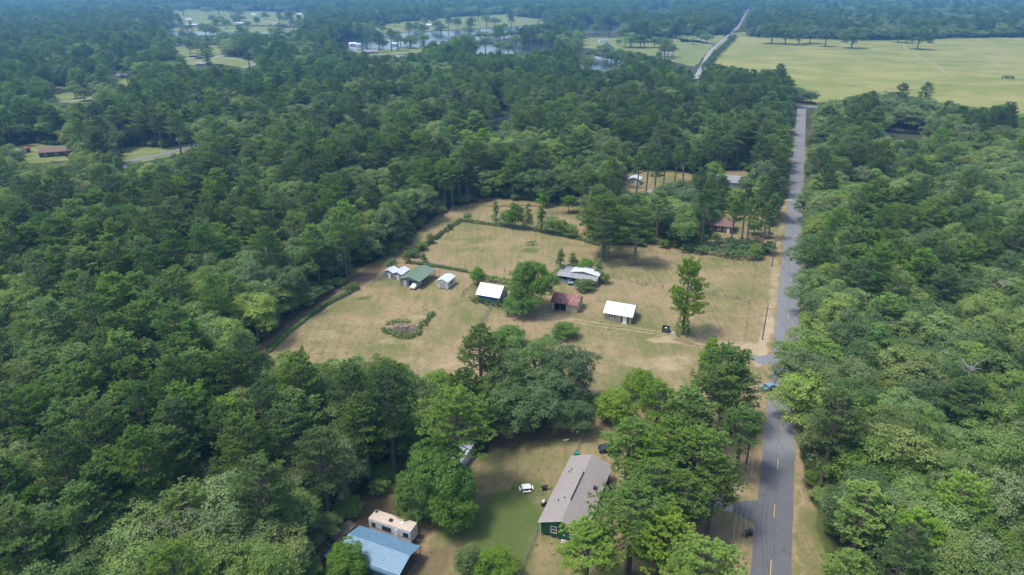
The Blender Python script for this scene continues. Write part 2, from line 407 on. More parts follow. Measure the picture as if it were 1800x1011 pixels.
def place(name, proto, xy, h, rr, rz, label, cat, group):
    cr, tr, H0, R0, tone = proto
    root = empty(name, xy, 0, label, cat, group)
    for nm, me in (('trunk', tr), ('crown', cr)):
        o = meshobj(nm, me, root); o.scale = (rr/R0, rr/R0, h/H0); o.rotation_euler = (0, 0, rz)
    return root
def pick(lst, tone, k=0):
    c = [p for p in lst if p[4] == tone]
    if len({id(p[1]) for p in c}) < len({id(p[1]) for p in lst}):      # this colour is not there yet for every shape: make it
        for p in list(lst):
            if not any(q[1] is p[1] and q[4] == tone for q in EXTRA+lst): EXTRA.append((*retone((p[0], p[1]), tone), p[2], p[3], tone))
        c = [q for q in EXTRA+lst if q[4] == tone and any(q[1] is p[1] for p in lst)]
    return c[k % len(c)]
EXTRA = []

# ---------------------------------------------------------------- clearings, surveyed as picture outlines and laid on the ground
CLEAR = dict(
 field=[(470,622),(500,570),(560,532),(615,512),(612,474),(655,462),(700,452),(725,440),(762,405),(790,392),(812,368),(830,355),(870,352),(905,366),(1010,378),(1060,432),
        (1180,436),(1200,440),(1335,458),(1352,440),(1378,345),(1392,300),(1400,300),(1396,380),(1386,470),(1372,600),(1355,690),(1300,700),(1240,680),(1100,690),
        (1040,690),(820,655),(745,660),(700,634),(620,622),(560,630),(520,622)],
 yard=[(560,1011),(600,940),(645,880),(700,850),(735,800),(860,800),(876,742),(1040,735),(1075,700),(1200,700),(1345,745),(1330,1040),(560,1040)],
 road=[(1300,1060),(1325,860),(1345,700),(1365,560),(1384,400),(1396,300),(1396,186),(1392,181),(1440,181),(1432,196),(1420,215),(1416,300),(1408,380),(1404,470),(1408,520),(1412,600),(1398,640),(1386,675),(1396,690),(1402,760),(1410,830),(1440,925),(1475,1040)],
 verge=[(1392,300),(1378,345),(1345,450),(1318,470),(1300,620),(1345,620),(1384,400),(1394,300)],
 backyard=[(832,356),(862,346),(900,352),(1010,360),(1040,368),(1010,385),(940,380),(870,372)],
 drivetrack=[(432,616),(470,622),(620,516),(630,470),(600,502),(545,540)],
 sidelawn=[(700,448),(722,448),(812,372),(806,358),(760,386),(728,414)],
 meadow=[(1272,64),(1300,60),(1330,66),(1430,69),(1520,71),(1620,70),(1660,67),(1800,66),(1900,66),(1900,215),(1800,196),(1772,176),(1735,182),(1660,178),(1652,168),(1560,158),(1480,166),(1440,180),(1434,160),(1404,150),(1380,122),(1330,122),(1262,112)],
 hillroad=[(1216,134),(1229,134),(1262,96),(1290,66),(1304,46),(1322,14),(1316,14),(1296,38),(1278,60),(1250,76),(1240,94)],
 lawn1=[(978,70),(1040,66),(1165,66),(1240,72),(1256,76),(1240,96),(1222,118),(1180,108),(1120,92),(1020,84)],
 lawn2=[(1180,62),(1290,62),(1262,76),(1200,74)],
 pond=[(1012,104),(1042,98),(1096,108),(1092,118),(1070,128),(1040,122),(1016,118)],
 lake=[(552,84),(600,70),(640,66),(700,62),(790,58),(880,50),(920,46),(918,58),(890,62),(800,62),(796,74),(760,72),(680,80),(600,84)],
 lake2=[(822,78),(890,78),(980,74),(980,84),(900,90),(845,92)],
 shore=[(642,48),(700,38),(740,36),(790,30),(900,24),(930,32),(975,33),(978,40),(900,46),(800,52),(680,58),(640,56)],
 shore2=[(604,86),(680,80),(748,78),(744,92),(700,96),(650,98)],
 cove=[(1000,46),(1034,42),(1090,42),(1090,54),(1060,56),(1002,56)],
 farpond=[(1134,16),(1180,14),(1180,22),(1140,22)],
 lawn3=[(286,50),(390,46),(470,47),(525,50),(524,58),(470,58),(390,62),(290,60)],
 lawn4=[(285,84),(350,80),(392,80),(390,96),(352,104),(330,100)],
 loop=[(318,112),(332,98),(400,98),(452,108),(450,118),(436,120),(380,112),(345,116)],
 lawn5=[(88,150),(150,154),(170,170),(172,178),(142,182),(98,178)],
 lawn6=[(196,122),(232,122),(236,150),(206,150)],
 lawn7=[(18,258),(60,252),(126,256),(124,282),(40,290),(16,284)],
 lane=[(210,262),(240,256),(285,262),(350,248),(352,258),(300,275),(225,290),(210,300),(240,320),(228,322)],
 yard2=[(1262,376),(1300,372),(1342,362),(1345,395),(1330,418),(1262,412)],
 shedyard=[(1100,300),(1180,300),(1240,310),(1240,330),(1110,340),(1096,330)],
 house2=[(1252,300),(1316,300),(1320,330),(1252,330)],
 pool=[(1540,232),(1570,228),(1634,230),(1636,240),(1596,248),(1562,240),(1542,242)],
 gap=[(866,212),(872,196),(894,198),(896,208),(882,216)],
 fartown=[(300,14),(380,18),(455,20),(540,22),(540,44),(440,44),(300,42)],
)
GPOLY = {k: np.array([at(*p) for p in v]) for k, v in CLEAR.items()}
def inpoly(X, Y, P):
    P = np.asarray(P, float); r = np.zeros(np.shape(X), bool); j = len(P)-1
    for i in range(len(P)):
        xi, yi = P[i]; xj, yj = P[j]
        c = ((yi > Y) != (yj > Y)) & (X < (xj-xi)*(Y-yi)/((yj-yi) if yj != yi else 1e-9)+xi)
        r ^= c; j = i
    return r
def segdist(X, Y, pts):
    d = np.full(np.shape(X), 1e9)
    for (x0, y0), (x1, y1) in zip(pts[:-1], pts[1:]):
        L = (x1-x0)**2+(y1-y0)**2; t = np.clip(((X-x0)*(x1-x0)+(Y-y0)*(y1-y0))/L, 0, 1)
        d = np.minimum(d, np.hypot(X-x0-t*(x1-x0), Y-y0-t*(y1-y0)))
    return d
def gp(l): return [at(*p) for p in l]

# ---------------------------------------------------------------- ground: one sheet to the horizon
def axis_(a, b, step, far0, far1):
    mid = list(np.arange(a, b+step, step)); lo = []; hi = []; s = step; x = a
    while x > far0: s *= 1.25; x -= s; lo.append(x)
    s = step; x = mid[-1]
    while x < far1: s *= 1.25; x += s; hi.append(x)
    return np.array(lo[::-1]+mid+hi)
gx = axis_(-150, 170, .8, -9000, 9000); gy = axis_(62, 330, .8, -600, 11000)
GX, GY = np.meshgrid(gx, gy)
rngG = np.random.default_rng(5)
def lattice(step):
    """smooth value noise over the plan, so painted edges wander"""
    n = 400; g = rngG.normal(0, 1, (n, n)); u = (GX/step) % (n-1); v = (GY/step) % (n-1)
    i = u.astype(int); j = v.astype(int); fu = u-i; fv = v-j; fu = fu*fu*(3-2*fu); fv = fv*fv*(3-2*fv)
    return (g[j,i]*(1-fu)+g[j,i+1]*fu)*(1-fv)+(g[j+1,i]*(1-fu)+g[j+1,i+1]*fu)*fv
wx = lattice(4)*.9+lattice(1.7)*.35; wy = lattice(4)*.9+lattice(1.7)*.35
WX, WY = GX+wx, GY+wy
def blur(a, k=2):
    for _ in range(k):
        a = (a+np.roll(a, 1, 0)+np.roll(a, -1, 0)+np.roll(a, 1, 1)+np.roll(a, -1, 1))/5
    return a
grass = np.zeros(GX.shape)
for k in ('field', 'yard', 'road', 'verge', 'backyard', 'sidelawn', 'shedyard', 'yard2', 'house2', 'pool'):
    grass = np.maximum(grass, inpoly(WX, WY, GPOLY[k]))
S, D = to_rs(WX, WY)
grass = np.maximum(grass, (D > -17) & (D < 3.4) & (S < 430) & (S > -60) & (D > -12+0*S))
FP = gp([(440,640),(640,470),(830,350),(1060,350),(1390,300),(1345,700),(1000,760),(700,700)])
grass = np.maximum(grass, inpoly(WX, WY, FP))
grass = blur(grass.astype(float), 2)
dirt = np.zeros(GX.shape); lush = np.zeros(GX.shape); litter = np.zeros(GX.shape)
def stroke(arr, pts, wid, amt, soft=1.0, ww=.5):
    X, Y = GX+wx*ww, GY+wy*ww
    d = segdist(X, Y, gp(pts)); arr[:] = np.maximum(arr, amt*np.clip((wid+soft-d)/max(soft, .01), 0, 1))
def blob(arr, px, py, rx, ry, amt, soft=.5):
    x, y = at(px, py); d = np.hypot((WX-x)/rx, (WY-y)/ry); arr[:] = np.maximum(arr, amt*np.clip((1-d)/soft, 0, 1))
# two-track drive past the cabins
for o in (-.9, .9):
    for a, b in (((905,556),(950,553)), ((950,553),(1062,572)), ((1062,572),(1150,584)), ((1150,584),(1232,600)), ((1232,600),(1300,616))):
        pa, pb = at(*a), at(*b); X, Y = GX+wx*.25, GY+wy*.25
        d = segdist(X, Y, [(pa[0]+o*.3, pa[1]+o), (pb[0]+o*.3, pb[1]+o)]); dirt[:] = np.maximum(dirt, .75*np.clip((.9-d)/.7, 0, 1))
blob(dirt, 1320, 612, 6, 5, .7); blob(dirt, 1290, 606, 5, 3, .5)
# track along the wood
stroke(dirt, [(440,622),(470,606),(555,545),(625,505),(660,480)], 1.9, .6, 1.5)
stroke(litter, [(430,622),(470,598),(555,536),(615,503),(660,470)], 2.5, 1.0, 2.5)
stroke(dirt, [(452,614),(480,596),(555,541),(612,506)], .35, 1.0, .7, .2)
# sandy verge and worn patches in the field
for a, b, wd, am in (((1338,640),(1352,560),.9,.85), ((1352,560),(1362,470),.7,.6), ((1362,470),(1378,380),.5,.5)):
    stroke(dirt, [a, b], wd, am, 1.4)
def along(arr, s0, s1, d0, d1, amt):
    arr[:] = np.maximum(arr, amt*np.clip((S-s0)/2, 0, 1)*np.clip((s1-S)/2, 0, 1)*np.clip((D-d0)/.8, 0, 1)*np.clip((d1-D)/.8, 0, 1))
along(dirt, -40, 430, -4.9, -2.9, .45); along(dirt, -40, 320, 3.0, 5.2, .55)
for (px, py, rx, ry, am) in ((560,590,14,6,.45),(640,565,12,5,.4),(760,640,15,5,.45),(700,600,10,3,.5),(1150,640,16,6,.55),(1080,600,10,4,.35),(820,470,12,4,.25),(860,430,14,6,.3),(740,560,8,3,.5),
    (1180,600,8,3,.7),(980,560,7,2.5,.45),(905,830,5,2.5,.4),(990,812,3,2,.3),(1230,700,8,6,.5),(1190,690,8,5,.6),(1270,860,9,3,.7),(1235,940,9,7,.6),(1290,890,5,3,.6),(1050,470,16,7,.3),(1260,560,10,5,.25),(1380,560,2,14,.3),(800,740,10,5,.35),(960,760,16,5,.2)):
    blob(dirt, px, py, rx, ry, am)
for (px, py, rx, ry, am) in ((900,900,8,10,1),(910,840,16,12,.42),(860,1000,14,8,.5),(980,980,10,8,.35),(870,960,10,9,1),(830,930,8,8,.8),(930,870,5,8,.7),(1000,985,5,5,.4),(790,960,5,5,.5),(890,850,8,4,.5),(830,1000,6,4,.5),(980,770,8,4,.5),(1250,930,6,6,.4),(1060,760,9,4,.5),(1300,500,8,12,.4),(1240,470,14,4,.4),(660,500,14,4,.5),(640,525,5,1.6,.9),(740,478,12,3,.4),(930,440,4,4,.75),(918,452,2,2.5,.6),(1090,510,12,3,.35),(880,545,10,2,.5),(1440,930,3,9,.6),(820,420,22,2,.5),(1330,930,3,8,.4)):
    blob(lush, px, py, rx, ry, am)
for (px, py, rx, ry, am) in ((620,930,9,5,1),(700,960,6,10,.95),(660,890,9,5,1),(760,990,5,6,.7),(880,770,16,4,.95),(960,760,12,4,.9),(1080,450,9,3.4,.8),(1130,465,9,3,.7),(985,540,5,3.5,.8),(1200,598,4,2.5,.7),(830,355,16,5,.7),(900,362,20,3,.8),(1000,375,16,3,.8),(1240,950,10,8,.6),(1150,980,10,6,.7),(1100,750,12,5,.6),(1240,760,10,6,.5),(800,880,9,9,.5)):
    blob(litter, px, py, rx, ry, am)
n_y, n_x = GX.shape; idx = np.arange(n_y*n_x).reshape(n_y, n_x)
GF = np.stack([idx[:-1,:-1], idx[:-1,1:], idx[1:,1:], idx[1:,:-1]], -1).reshape(-1, 4)
GV = np.stack([GX, GY, np.zeros_like(GX)], -1).reshape(-1, 3)
m, n, p, l = newmat('ground_cover'); P = pos(n)
def attr(nm): a = n.nodes.new('ShaderNodeAttribute'); a.attribute_name = nm; return a.outputs['Fac']
n1 = noise(n, l, .045, 4, .55, P); n2 = noise(n, l, .22, 5, .65, P); n3 = noise(n, l, 1.6, 5, .7, P); n4 = noise(n, l, 6, 3, .7, P)
mow = noise(n, l, .5, 4, .6, mapping(n, l, P, (1.6, .14, 1), (0, 0, R(52))))
mow2 = noise(n, l, .5, 4, .6, mapping(n, l, P, (.14, 1.7, 1), (0, 0, R(20))))
g = math_(n, l, 'ADD', math_(n, l, 'MULTIPLY', n1, .9), math_(n, l, 'MULTIPLY', n2, .55))
g = math_(n, l, 'ADD', g, math_(n, l, 'MULTIPLY', mow, .45)); g = math_(n, l, 'ADD', g, math_(n, l, 'MULTIPLY', n3, .35)); 
dry = mixc(n, l, ramp(n, l, g, .90, 1.30), (.140, .150, .052), (.300, .220, .130))
n5 = noise(n, l, .75, 6, .75, P, .6)
dry = mixc(n, l, math_(n, l, 'MULTIPLY', ramp(n, l, n5, .50, .66), .75), dry, (.105, .120, .040))
dry = mixc(n, l, math_(n, l, 'MULTIPLY', ramp(n, l, n3, .56, .70), .6), dry, (.34, .27, .165))
dry = mixc(n, l, ramp(n, l, n4, .40, .72), dry, mixc(n, l, .5, dry, (.09, .09, .035)))
lushc = mixc(n, l, n3, (.045, .085, .018), (.105, .135, .038))
dirtc = mixc(n, l, n2, (.34, .262, .16), (.45, .37, .26))
litc = mixc(n, l, n3, (.135, .085, .055), (.085, .065, .045))
forest = mixc(n, l, n3, (.050, .045, .028), (.075, .062, .040))
forest = mixc(n, l, ramp(n, l, n2, .45, .6), forest, (.035, .055, .022))
def edge(a, lo=.25, hi=.7, k=.55): return ramp(n, l, math_(n, l, 'ADD', a, math_(n, l, 'MULTIPLY', math_(n, l, 'SUBTRACT', math_(n, l, 'ADD', n3, n2), 1.0), k)), lo, hi)
c_ = mixc(n, l, edge(attr('grass')), forest, dry)
c_ = mixc(n, l, math_(n, l, 'MULTIPLY', edge(attr('lush'), .2, .9), .9), c_, lushc)
c_ = mixc(n, l, math_(n, l, 'MULTIPLY', edge(attr('dirt'), .25, .95), .85), c_, dirtc)
c_ = mixc(n, l, math_(n, l, 'MULTIPLY', edge(attr('litter'), .25, .9), .8), c_, litc)
l.new(c_, p.inputs['Base Color']); p.inputs['Roughness'].default_value = 1; p.inputs['Specular IOR Level'].default_value = .1
b = n.nodes.new('ShaderNodeBump'); b.inputs['Distance'].default_value = .12; b.inputs['Strength'].default_value = .6
l.new(math_(n, l, 'ADD', n3, math_(n, l, 'MULTIPLY', n4, .6)), b.inputs['Height']); l.new(b.outputs[0], p.inputs['Normal'])
gme = npmesh('ground', GV, GF, m, dict(grass=grass.ravel(), dirt=dirt.ravel(), lush=lush.ravel(), litter=litter.ravel()))
tag(meshobj('ground', gme), kind='structure')

# sheets lying on the ground -------------------------------------------------
def ragged(pts, step, amp, rng):
    out = []
    for i in range(len(pts)):
        a = np.array(pts[i]); b_ = np.array(pts[(i+1) % len(pts)]); L = np.hypot(*(b_-a)); k = max(1, int(L/step))
        for j in range(k):
            q = a+(b_-a)*j/k+rng.normal(0, amp, 2)*(1 if j else .3); out.append((q[0], q[1]))
    return out
from mathutils.geometry import tessellate_polygon
def sheet(name, pts, z, mat, parent=None, kind='structure'):
    v = [(x, y, z) for x, y in pts]; t = tessellate_polygon([[Vector(q) for q in v]])
    f = []
    for a, b_, c in t:
        A, B, C_ = v[a], v[b_], v[c]
        cr = (B[0]-A[0])*(C_[1]-A[1])-(B[1]-A[1])*(C_[0]-A[0])
        f.append((a, b_, c) if cr > 0 else (a, c, b_))
    mb = MB(); mb.add(v, f); o = mb.build(name, mat, parent)
    if kind and not parent: tag(o, kind=kind)
    return o
rg = np.random.default_rng(8)
def meadowmat(name, a, b_, c3, sc_=1.0):
    m, n, p, l = newmat(name); P = pos(n)
    st = noise(n, l, .012*sc_, 6, .68, mapping(n, l, P, (1, 1.5, 1), (0, 0, R(-8)))); s2 = noise(n, l, .035*sc_, 6, .7, mapping(n, l, P, (.7, 1.2, 1))); s3 = noise(n, l, .02*sc_, 4, .6, P)
    x = mixc(n, l, ramp(n, l, st, .38, .62), a, b_); x = mixc(n, l, math_(n, l, 'MULTIPLY', ramp(n, l, s2, .54, .68), .7), x, c3)
    x = mixc(n, l, math_(n, l, 'MULTIPLY', ramp(n, l, s3, .55, .7), .6), x, tuple(k*.8 for k in a))
    l.new(x, p.inputs['Base Color']); p.inputs['Roughness'].default_value = 1; p.inputs['Specular IOR Level'].default_value = .1
    return m
MEAD = meadowmat('hay_meadow', (.165, .188, .050), (.250, .238, .085), (.075, .125, .036))
LAWN = meadowmat('far_lawn', (.12, .165, .045), (.19, .20, .08), (.27, .23, .14), 4)
def big(k, name, z, mat, amp=3, step=15):
    return sheet(name, ragged(gp(k), step, amp, rg), z, mat)
big([(1240,125),(1262,84),(1275,60),(1310,56),(1500,72),(1640,64),(1800,58),(2000,58),(2000,240),(1800,215),(1500,200),(1430,178),(1300,170)], 'hay_field', .05, MEAD, 2)
for k in ('lawn1', 'lawn2', 'shore', 'shore2', 'lawn3', 'lawn4', 'loop', 'lawn5', 'lawn6', 'lawn7', 'lane', 'fartown'):
    big(CLEAR[k], 'lawn', .05, LAWN, 1.2, 10)
big([(1270,62),(1300,58),(1500,66),(1670,66),(1800,60),(1800,64),(1670,70),(1500,74)], 'lawn', .08, LAWN, 2)
mw, n, p, l = newmat('water'); p.inputs['Base Color'].default_value = (.035, .05, .06, 1); p.inputs['Roughness'].default_value = .12
b = n.nodes.new('ShaderNodeBump'); b.inputs['Strength'].default_value = .25; b.inputs['Distance'].default_value = .1
l.new(noise(n, l, .35, 3, .5, pos(n)), b.inputs['Height']); l.new(b.outputs[0], p.inputs['Normal']); p.inputs['IOR'].default_value = 1.6
big([(540,90),(552,76),(600,68),(640,62),(700,58),(800,54),(900,48),(985,38),(985,46),(930,58),(880,70),(800,80),(700,86),(600,92)], 'lake', .09, mw, 2)
big([(800,72),(900,74),(990,70),(1002,80),(960,92),(840,98),(800,90)], 'lake', .10, mw, 2)
big(CLEAR['pond'], 'pond', .10, mw, 2); big([(995,44),(1090,38),(1100,56),(1040,58),(995,58)], 'lake', .11, mw, 3); big(CLEAR['farpond'], 'pond', .09, mw, 5)
big([(535,52),(470,60),(380,62),(286,62),(286,54),(400,57),(500,57)], 'pond', .10, mw, 2); big([(850,216),(862,200),(905,202),(900,216),(870,224)], 'pond', .06, mw, 1)

# ---------------------------------------------------------------- roads
m, n, p, l = newmat('asphalt'); P = pos(n)
rot = mapping(n, l, P, (1, 1, 1), (0, 0, 0))
a1 = noise(n, l, .06, 4, .6, P); a2 = noise(n, l, .8, 6, .7, P); a3 = noise(n, l, 14, 3, .8, P)
strk = noise(n, l, 1.0, 4, .6, mapping(n, l, P, (1.4, .05, 1), (0, 0, -YAW*1.0)))
sy = n.nodes.new('ShaderNodeSeparateXYZ'); l.new(P, sy.inputs[0])
unshaded = ramp(n, l, math_(n, l, 'ADD', sy.outputs[1], math_(n, l, 'MULTIPLY', a1, 12)), 116, 122)      # cloud shadow painted into the asphalt colour: darker towards the camera
x = mixc(n, l, unshaded, mixc(n, l, a1, (.100, .105, .118), (.125, .130, .142)), mixc(n, l, a1, (.165, .172, .185), (.215, .22, .228)))
x = mixc(n, l, math_(n, l, 'MULTIPLY', ramp(n, l, strk, .45, .75), .5), x, (.10, .105, .115))
x = mixc(n, l, math_(n, l, 'MULTIPLY', ramp(n, l, a2, .5, .8), .35), x, (.24, .235, .225))
x = mixc(n, l, math_(n, l, 'MULTIPLY', a3, .25), x, (.08, .08, .085))
vo = n.nodes.new('ShaderNodeTexVoronoi'); vo.feature = 'DISTANCE_TO_EDGE'; vo.inputs['Scale'].default_value = .16
wv = n.nodes.new('ShaderNodeVectorMath'); wv.operation = 'ADD'; l.new(P, wv.inputs[0])
nz = n.nodes.new('ShaderNodeTexNoise'); nz.inputs['Scale'].default_value = .6; nz.inputs['Detail'].default_value = 4; l.new(P, nz.inputs['Vector'])
sc3 = n.nodes.new('ShaderNodeVectorMath'); sc3.operation = 'SCALE'; sc3.inputs['Scale'].default_value = 3.0; l.new(nz.outputs['Color'], sc3.inputs[0]); l.new(sc3.outputs[0], wv.inputs[1])
l.new(wv.outputs[0], vo.inputs['Vector'])
x = mixc(n, l, math_(n, l, 'MULTIPLY', ramp(n, l, vo.outputs[0], .016, .005), .3), x, (.04, .04, .045))
l.new(x, p.inputs['Base Color']); p.inputs['Roughness'].default_value = .85; p.inputs['Specular IOR Level'].default_value = .3
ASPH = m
M['paleroad'] = simple('pale_road', (.25, .245, .235), .9, scale=.05, var=.15)
M['gravel'] = simple('gravel', (.36, .33, .30), .95, scale=1.2, var=.35)
M['skid'] = simple('skid_rubber', (.055, .055, .06), .8, scale=3, c2=(.10, .10, .108))
sT = to_rs(*at(1410, 187))[0]
HW = 3.1
def strip(name, s0, s1, d0, d1, z, mat, jit=.06, step=2.0, parent=None):
    k = int((s1-s0)/step)+1; L = [rs(s0+(s1-s0)*i/k, d0+rg.normal(0, jit)) for i in range(k+1)]; Rr = [rs(s0+(s1-s0)*i/k, d1+rg.normal(0, jit)) for i in range(k+1)]
    v = [(a[0], a[1], z) for a in L]+[(a[0], a[1], z) for a in Rr]
    f = [(i, k+1+i, k+2+i, i+1) for i in range(k)]
    o = MB().add(v, f).build(name, mat, parent); return o if parent else tag(o, kind='structure')
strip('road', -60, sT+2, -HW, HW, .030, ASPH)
# cross street and flared corners at the T junction
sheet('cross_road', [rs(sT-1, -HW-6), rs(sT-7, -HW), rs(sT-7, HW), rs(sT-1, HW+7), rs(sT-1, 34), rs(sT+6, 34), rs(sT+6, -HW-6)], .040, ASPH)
# yellow dashes
s = -40.0; m_ = MB()
s0 = to_rs(*at(1374, 747))[0]; s0d = to_rs(*at(1372.2, 816))[0]
cyc = 14.3; s = s0-cyc*7
dashes = MB()
while s < sT-12:
    if s > -45:
        j = rg.uniform(-.05, .05); q = [rs(s-1.8, j-.07), rs(s-1.8, j+.07), rs(s+1.8, j+.07), rs(s+1.8, j-.07)]
        dashes.add([(a[0], a[1], .036) for a in q], [(0, 1, 2, 3)])
    s += cyc
tag(dashes.build('road_markings', M['yellow']), kind='structure')
def ribbon(name, pts, wid, z, mat):
    v = []; f = []
    for i, (x_, y_) in enumerate(pts):
        a = np.array(pts[max(i-1, 0)]); b_ = np.array(pts[min(i+1, len(pts)-1)]); d = b_-a; d /= np.hypot(*d); nn = np.array([-d[1], d[0]])
        ww = wid*(.8+.4*rg.random()); v += [(x_+nn[0]*ww/2, y_+nn[1]*ww/2, z), (x_-nn[0]*ww/2, y_-nn[1]*ww/2, z)]
    f = [(2*i, 2*i+1, 2*i+3, 2*i+2) for i in range(len(pts)-1)]
    # keep faces upward
    o = MB().add(v, f).build(name, mat); return tag(o, kind='structure')
def smooth(pts, k=8):
    out = []; P_ = [np.array(q, float) for q in pts]
    for i in range(len(P_)-1):
        p0 = P_[max(i-1, 0)]; p1 = P_[i]; p2 = P_[i+1]; p3 = P_[min(i+2, len(P_)-1)]
        for j in range(k):
            t = j/k; out.append(tuple(.5*((2*p1)+(-p0+p2)*t+(2*p0-5*p1+4*p2-p3)*t*t+(-p0+3*p1-3*p2+p3)*t**3)))
    out.append(tuple(P_[-1])); return out
for pts in ([(1346,1040),(1340,960),(1338,930),(1340,900),(1343,880),(1350,860),(1352,857),(1345,855)], [(1354,1030),(1349,985),(1347,950),(1347,920),(1349,890),(1355,866),(1358,860),(1350,855)],
            [(1362,985),(1360,955),(1361,925),(1364,880),(1369,840)]):
    ribbon('skid_mark', smooth(gp(pts)), .16, .034, M['skid'])
# straight construction seam along the middle of the road
strip('road_seam', -60, 250, -.32, -.24, .033, M['skid'], .03)
# driveways
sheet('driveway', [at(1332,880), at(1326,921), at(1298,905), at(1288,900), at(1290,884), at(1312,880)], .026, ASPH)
sheet('driveway', ragged(gp([(1292,885),(1293,900),(1220,886),(1180,872),(1120,866),(1120,852),(1190,857),(1240,868)]), 2, .15, rg), .018, M['gravel'])
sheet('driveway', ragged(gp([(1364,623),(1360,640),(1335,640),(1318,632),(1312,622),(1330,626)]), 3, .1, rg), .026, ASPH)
# distant roads
zc = [0.12]
def pxroad(pts, wid, mat, z=.12, name='road'):
    zc[0] += .006; z = z-.12+zc[0]
    return ribbon(name, smooth(gp(pts), 6), wid, z, mat)
pxroad([(1222,140),(1232,122),(1248,92),(1262,78),(1288,56),(1300,44),(1312,22),(1326,0)], 5.5, M['paleroad'])
pxroad([(1262,78),(1225,70),(1190,66),(1150,70)], 6, M['paleroad']); pxroad([(1250,90),(1200,90),(1120,86),(1040,76)], 3, M['paleroad'], .14)
pxroad([(310,110),(335,102),(372,100),(410,104),(448,110),(440,116),(425,120)], 5, M['paleroad']); pxroad([(375,102),(395,97),(430,96)], 5, M['paleroad'], .14)
pxroad([(80,178),(110,180),(140,176),(176,170)], 5, M['paleroad']); pxroad([(208,300),(240,282),(300,268),(355,250)], 5, ASPH)
pxroad([(215,290),(225,300),(240,312),(232,322)], 4, M['paleroad']); pxroad([(640,58),(700,60),(800,54),(900,47),(980,38)], 4, M['paleroad'])
pxroad([(420,36),(470,38),(500,44),(530,46)], 12, M['paleroad']); pxroad([(650,46),(700,40),(760,44)], 5, M['paleroad'], .14); pxroad([(1130,340),(1160,334),(1200,330),(1260,336),(1340,350),(1392,352)], 3, M['gravel'], .02, 'driveway')
M['track'] = simple('worn_track', (.26, .24, .12), .95, scale=.1)
pxroad([(1586,76),(1600,92),(1640,112),(1665,130)], 3.5, M['track'], .07, 'farm_track')
pxroad([(1700,84),(1735,100),(1765,122),(1790,140)], 3, M['track'], .07, 'farm_track')
pxroad([(1275,82),(1400,86),(1520,90),(1640,88),(1800,92)], 2.2, M['track'], .07, 'farm_track')
# ---------------------------------------------------------------- buildings
def gable(root, w_, d_, h, rise, wall, roof, ridge='x', over=.3, base=0, mono=None):
    """closed gabled shell centred on the origin; the ridge runs along local x or y. mono: lean-to dropping towards -y"""
    a, b = w_/2, d_/2
    wm = MB()
    if ridge == 'x':
        wm.add([(-a,-b,base),(a,-b,base),(a,b,base),(-a,b,base),(-a,-b,h),(a,-b,h),(a,b,h),(-a,b,h),(-a,0,h+rise),(a,0,h+rise)],
               [(0,1,5,4),(1,2,6,9,5),(2,3,7,6),(3,0,4,8,7)])
        k = rise/b; e = over; z0 = h-k*e+.06
        q1 = [(-a-e,-b-e,z0),(a+e,-b-e,z0),(a+e,0,h+rise+.06),(-a-e,0,h+rise+.06)]
        q2 = [(a+e,b+e,z0),(-a-e,b+e,z0),(-a-e,.001,h+rise+.06),(a+e,.001,h+rise+.06)]
    else:
        wm.add([(-a,-b,base),(a,-b,base),(a,b,base),(-a,b,base),(-a,-b,h),(a,-b,h),(a,b,h),(-a,b,h),(0,-b,h+rise),(0,b,h+rise)],
               [(0,1,5,8,4),(1,2,6,5),(2,3,7,9,6),(3,0,4,7)])
        k = rise/a; e = over; z0 = h-k*e+.06
        q1 = [(-a-e,b+e,z0),(-a-e,-b-e,z0),(0,-b-e,h+rise+.06),(0,b+e,h+rise+.06)]
        q2 = [(a+e,-b-e,z0),(a+e,b+e,z0),(.001,b+e,h+rise+.06),(.001,-b-e,h+rise+.06)]
    wm.build('wall', wall, root)
    rm = MB(); rm.slab(q1, .07); rm.slab(q2, .07); return rm.build('roof', roof, root)
def window(root, x, y, z, w_, h, face='y-', frame='white'):
    """window on a wall plane: frame ring proud of the wall, pane behind it"""
    def B(mb, u0, u1, z0, z1, t0, t1):
        if face == 'y-': mb.box(u0, u1, y-t1, y-t0, z0, z1)
        elif face == 'x+': mb.box(x+t0, x+t1, u0, u1, z0, z1)
        elif face == 'x-': mb.box(x-t1, x-t0, u0, u1, z0, z1)
    c = x if face == 'y-' else y
    f = MB(); t = .09
    for a in ((c-w_/2-t, c-w_/2, z-t, z+h+t), (c+w_/2, c+w_/2+t, z-t, z+h+t), (c-w_/2, c+w_/2, z-t, z), (c-w_/2, c+w_/2, z+h, z+h+t), (c-w_/2, c+w_/2, z+h*.5-.03, z+h*.5+.03)):
        B(f, *a, .004, .06)
    o = f.build('window', M[frame], root)
    g_ = MB(); B(g_, c-w_/2, c+w_/2, z, z+h, .003, .02); g_.build('pane', M['glass'], o); return o
def door(root, x, y, w_, h, mat, face='y-', z=0, handle=True):
    d = MB()
    if face == 'y-': d.box(x-w_/2, x+w_/2, y-.06, y-.004, z, z+h)
    else: d.box(x+.004, x+.06, y-w_/2, y+w_/2, z, z+h)
    o = d.build('door', mat, root)
    if handle:
        k = MB()
        if face == 'y-': k.box(x+w_*.36, x+w_*.42, y-.10, y-.062, z+h*.48, z+h*.54)
        else: k.box(x+.062, x+.1, y+w_*.36, y+w_*.42, z+h*.48, z+h*.54)
        k.build('handle', M['steel'], o)
    return o
def post_set(root, pts, h, r, mat, name='post'):
    for x, y in pts: MB().box(x-r, x+r, y-r, y+r, 0, h if not callable(h) else h(x, y)).build(name, mat, root)
def ctr(*pp):   # mean of surveyed corners
    q = [at(*a) for a in pp]; return (sum(a[0] for a in q)/len(q), sum(a[1] for a in q)/len(q))
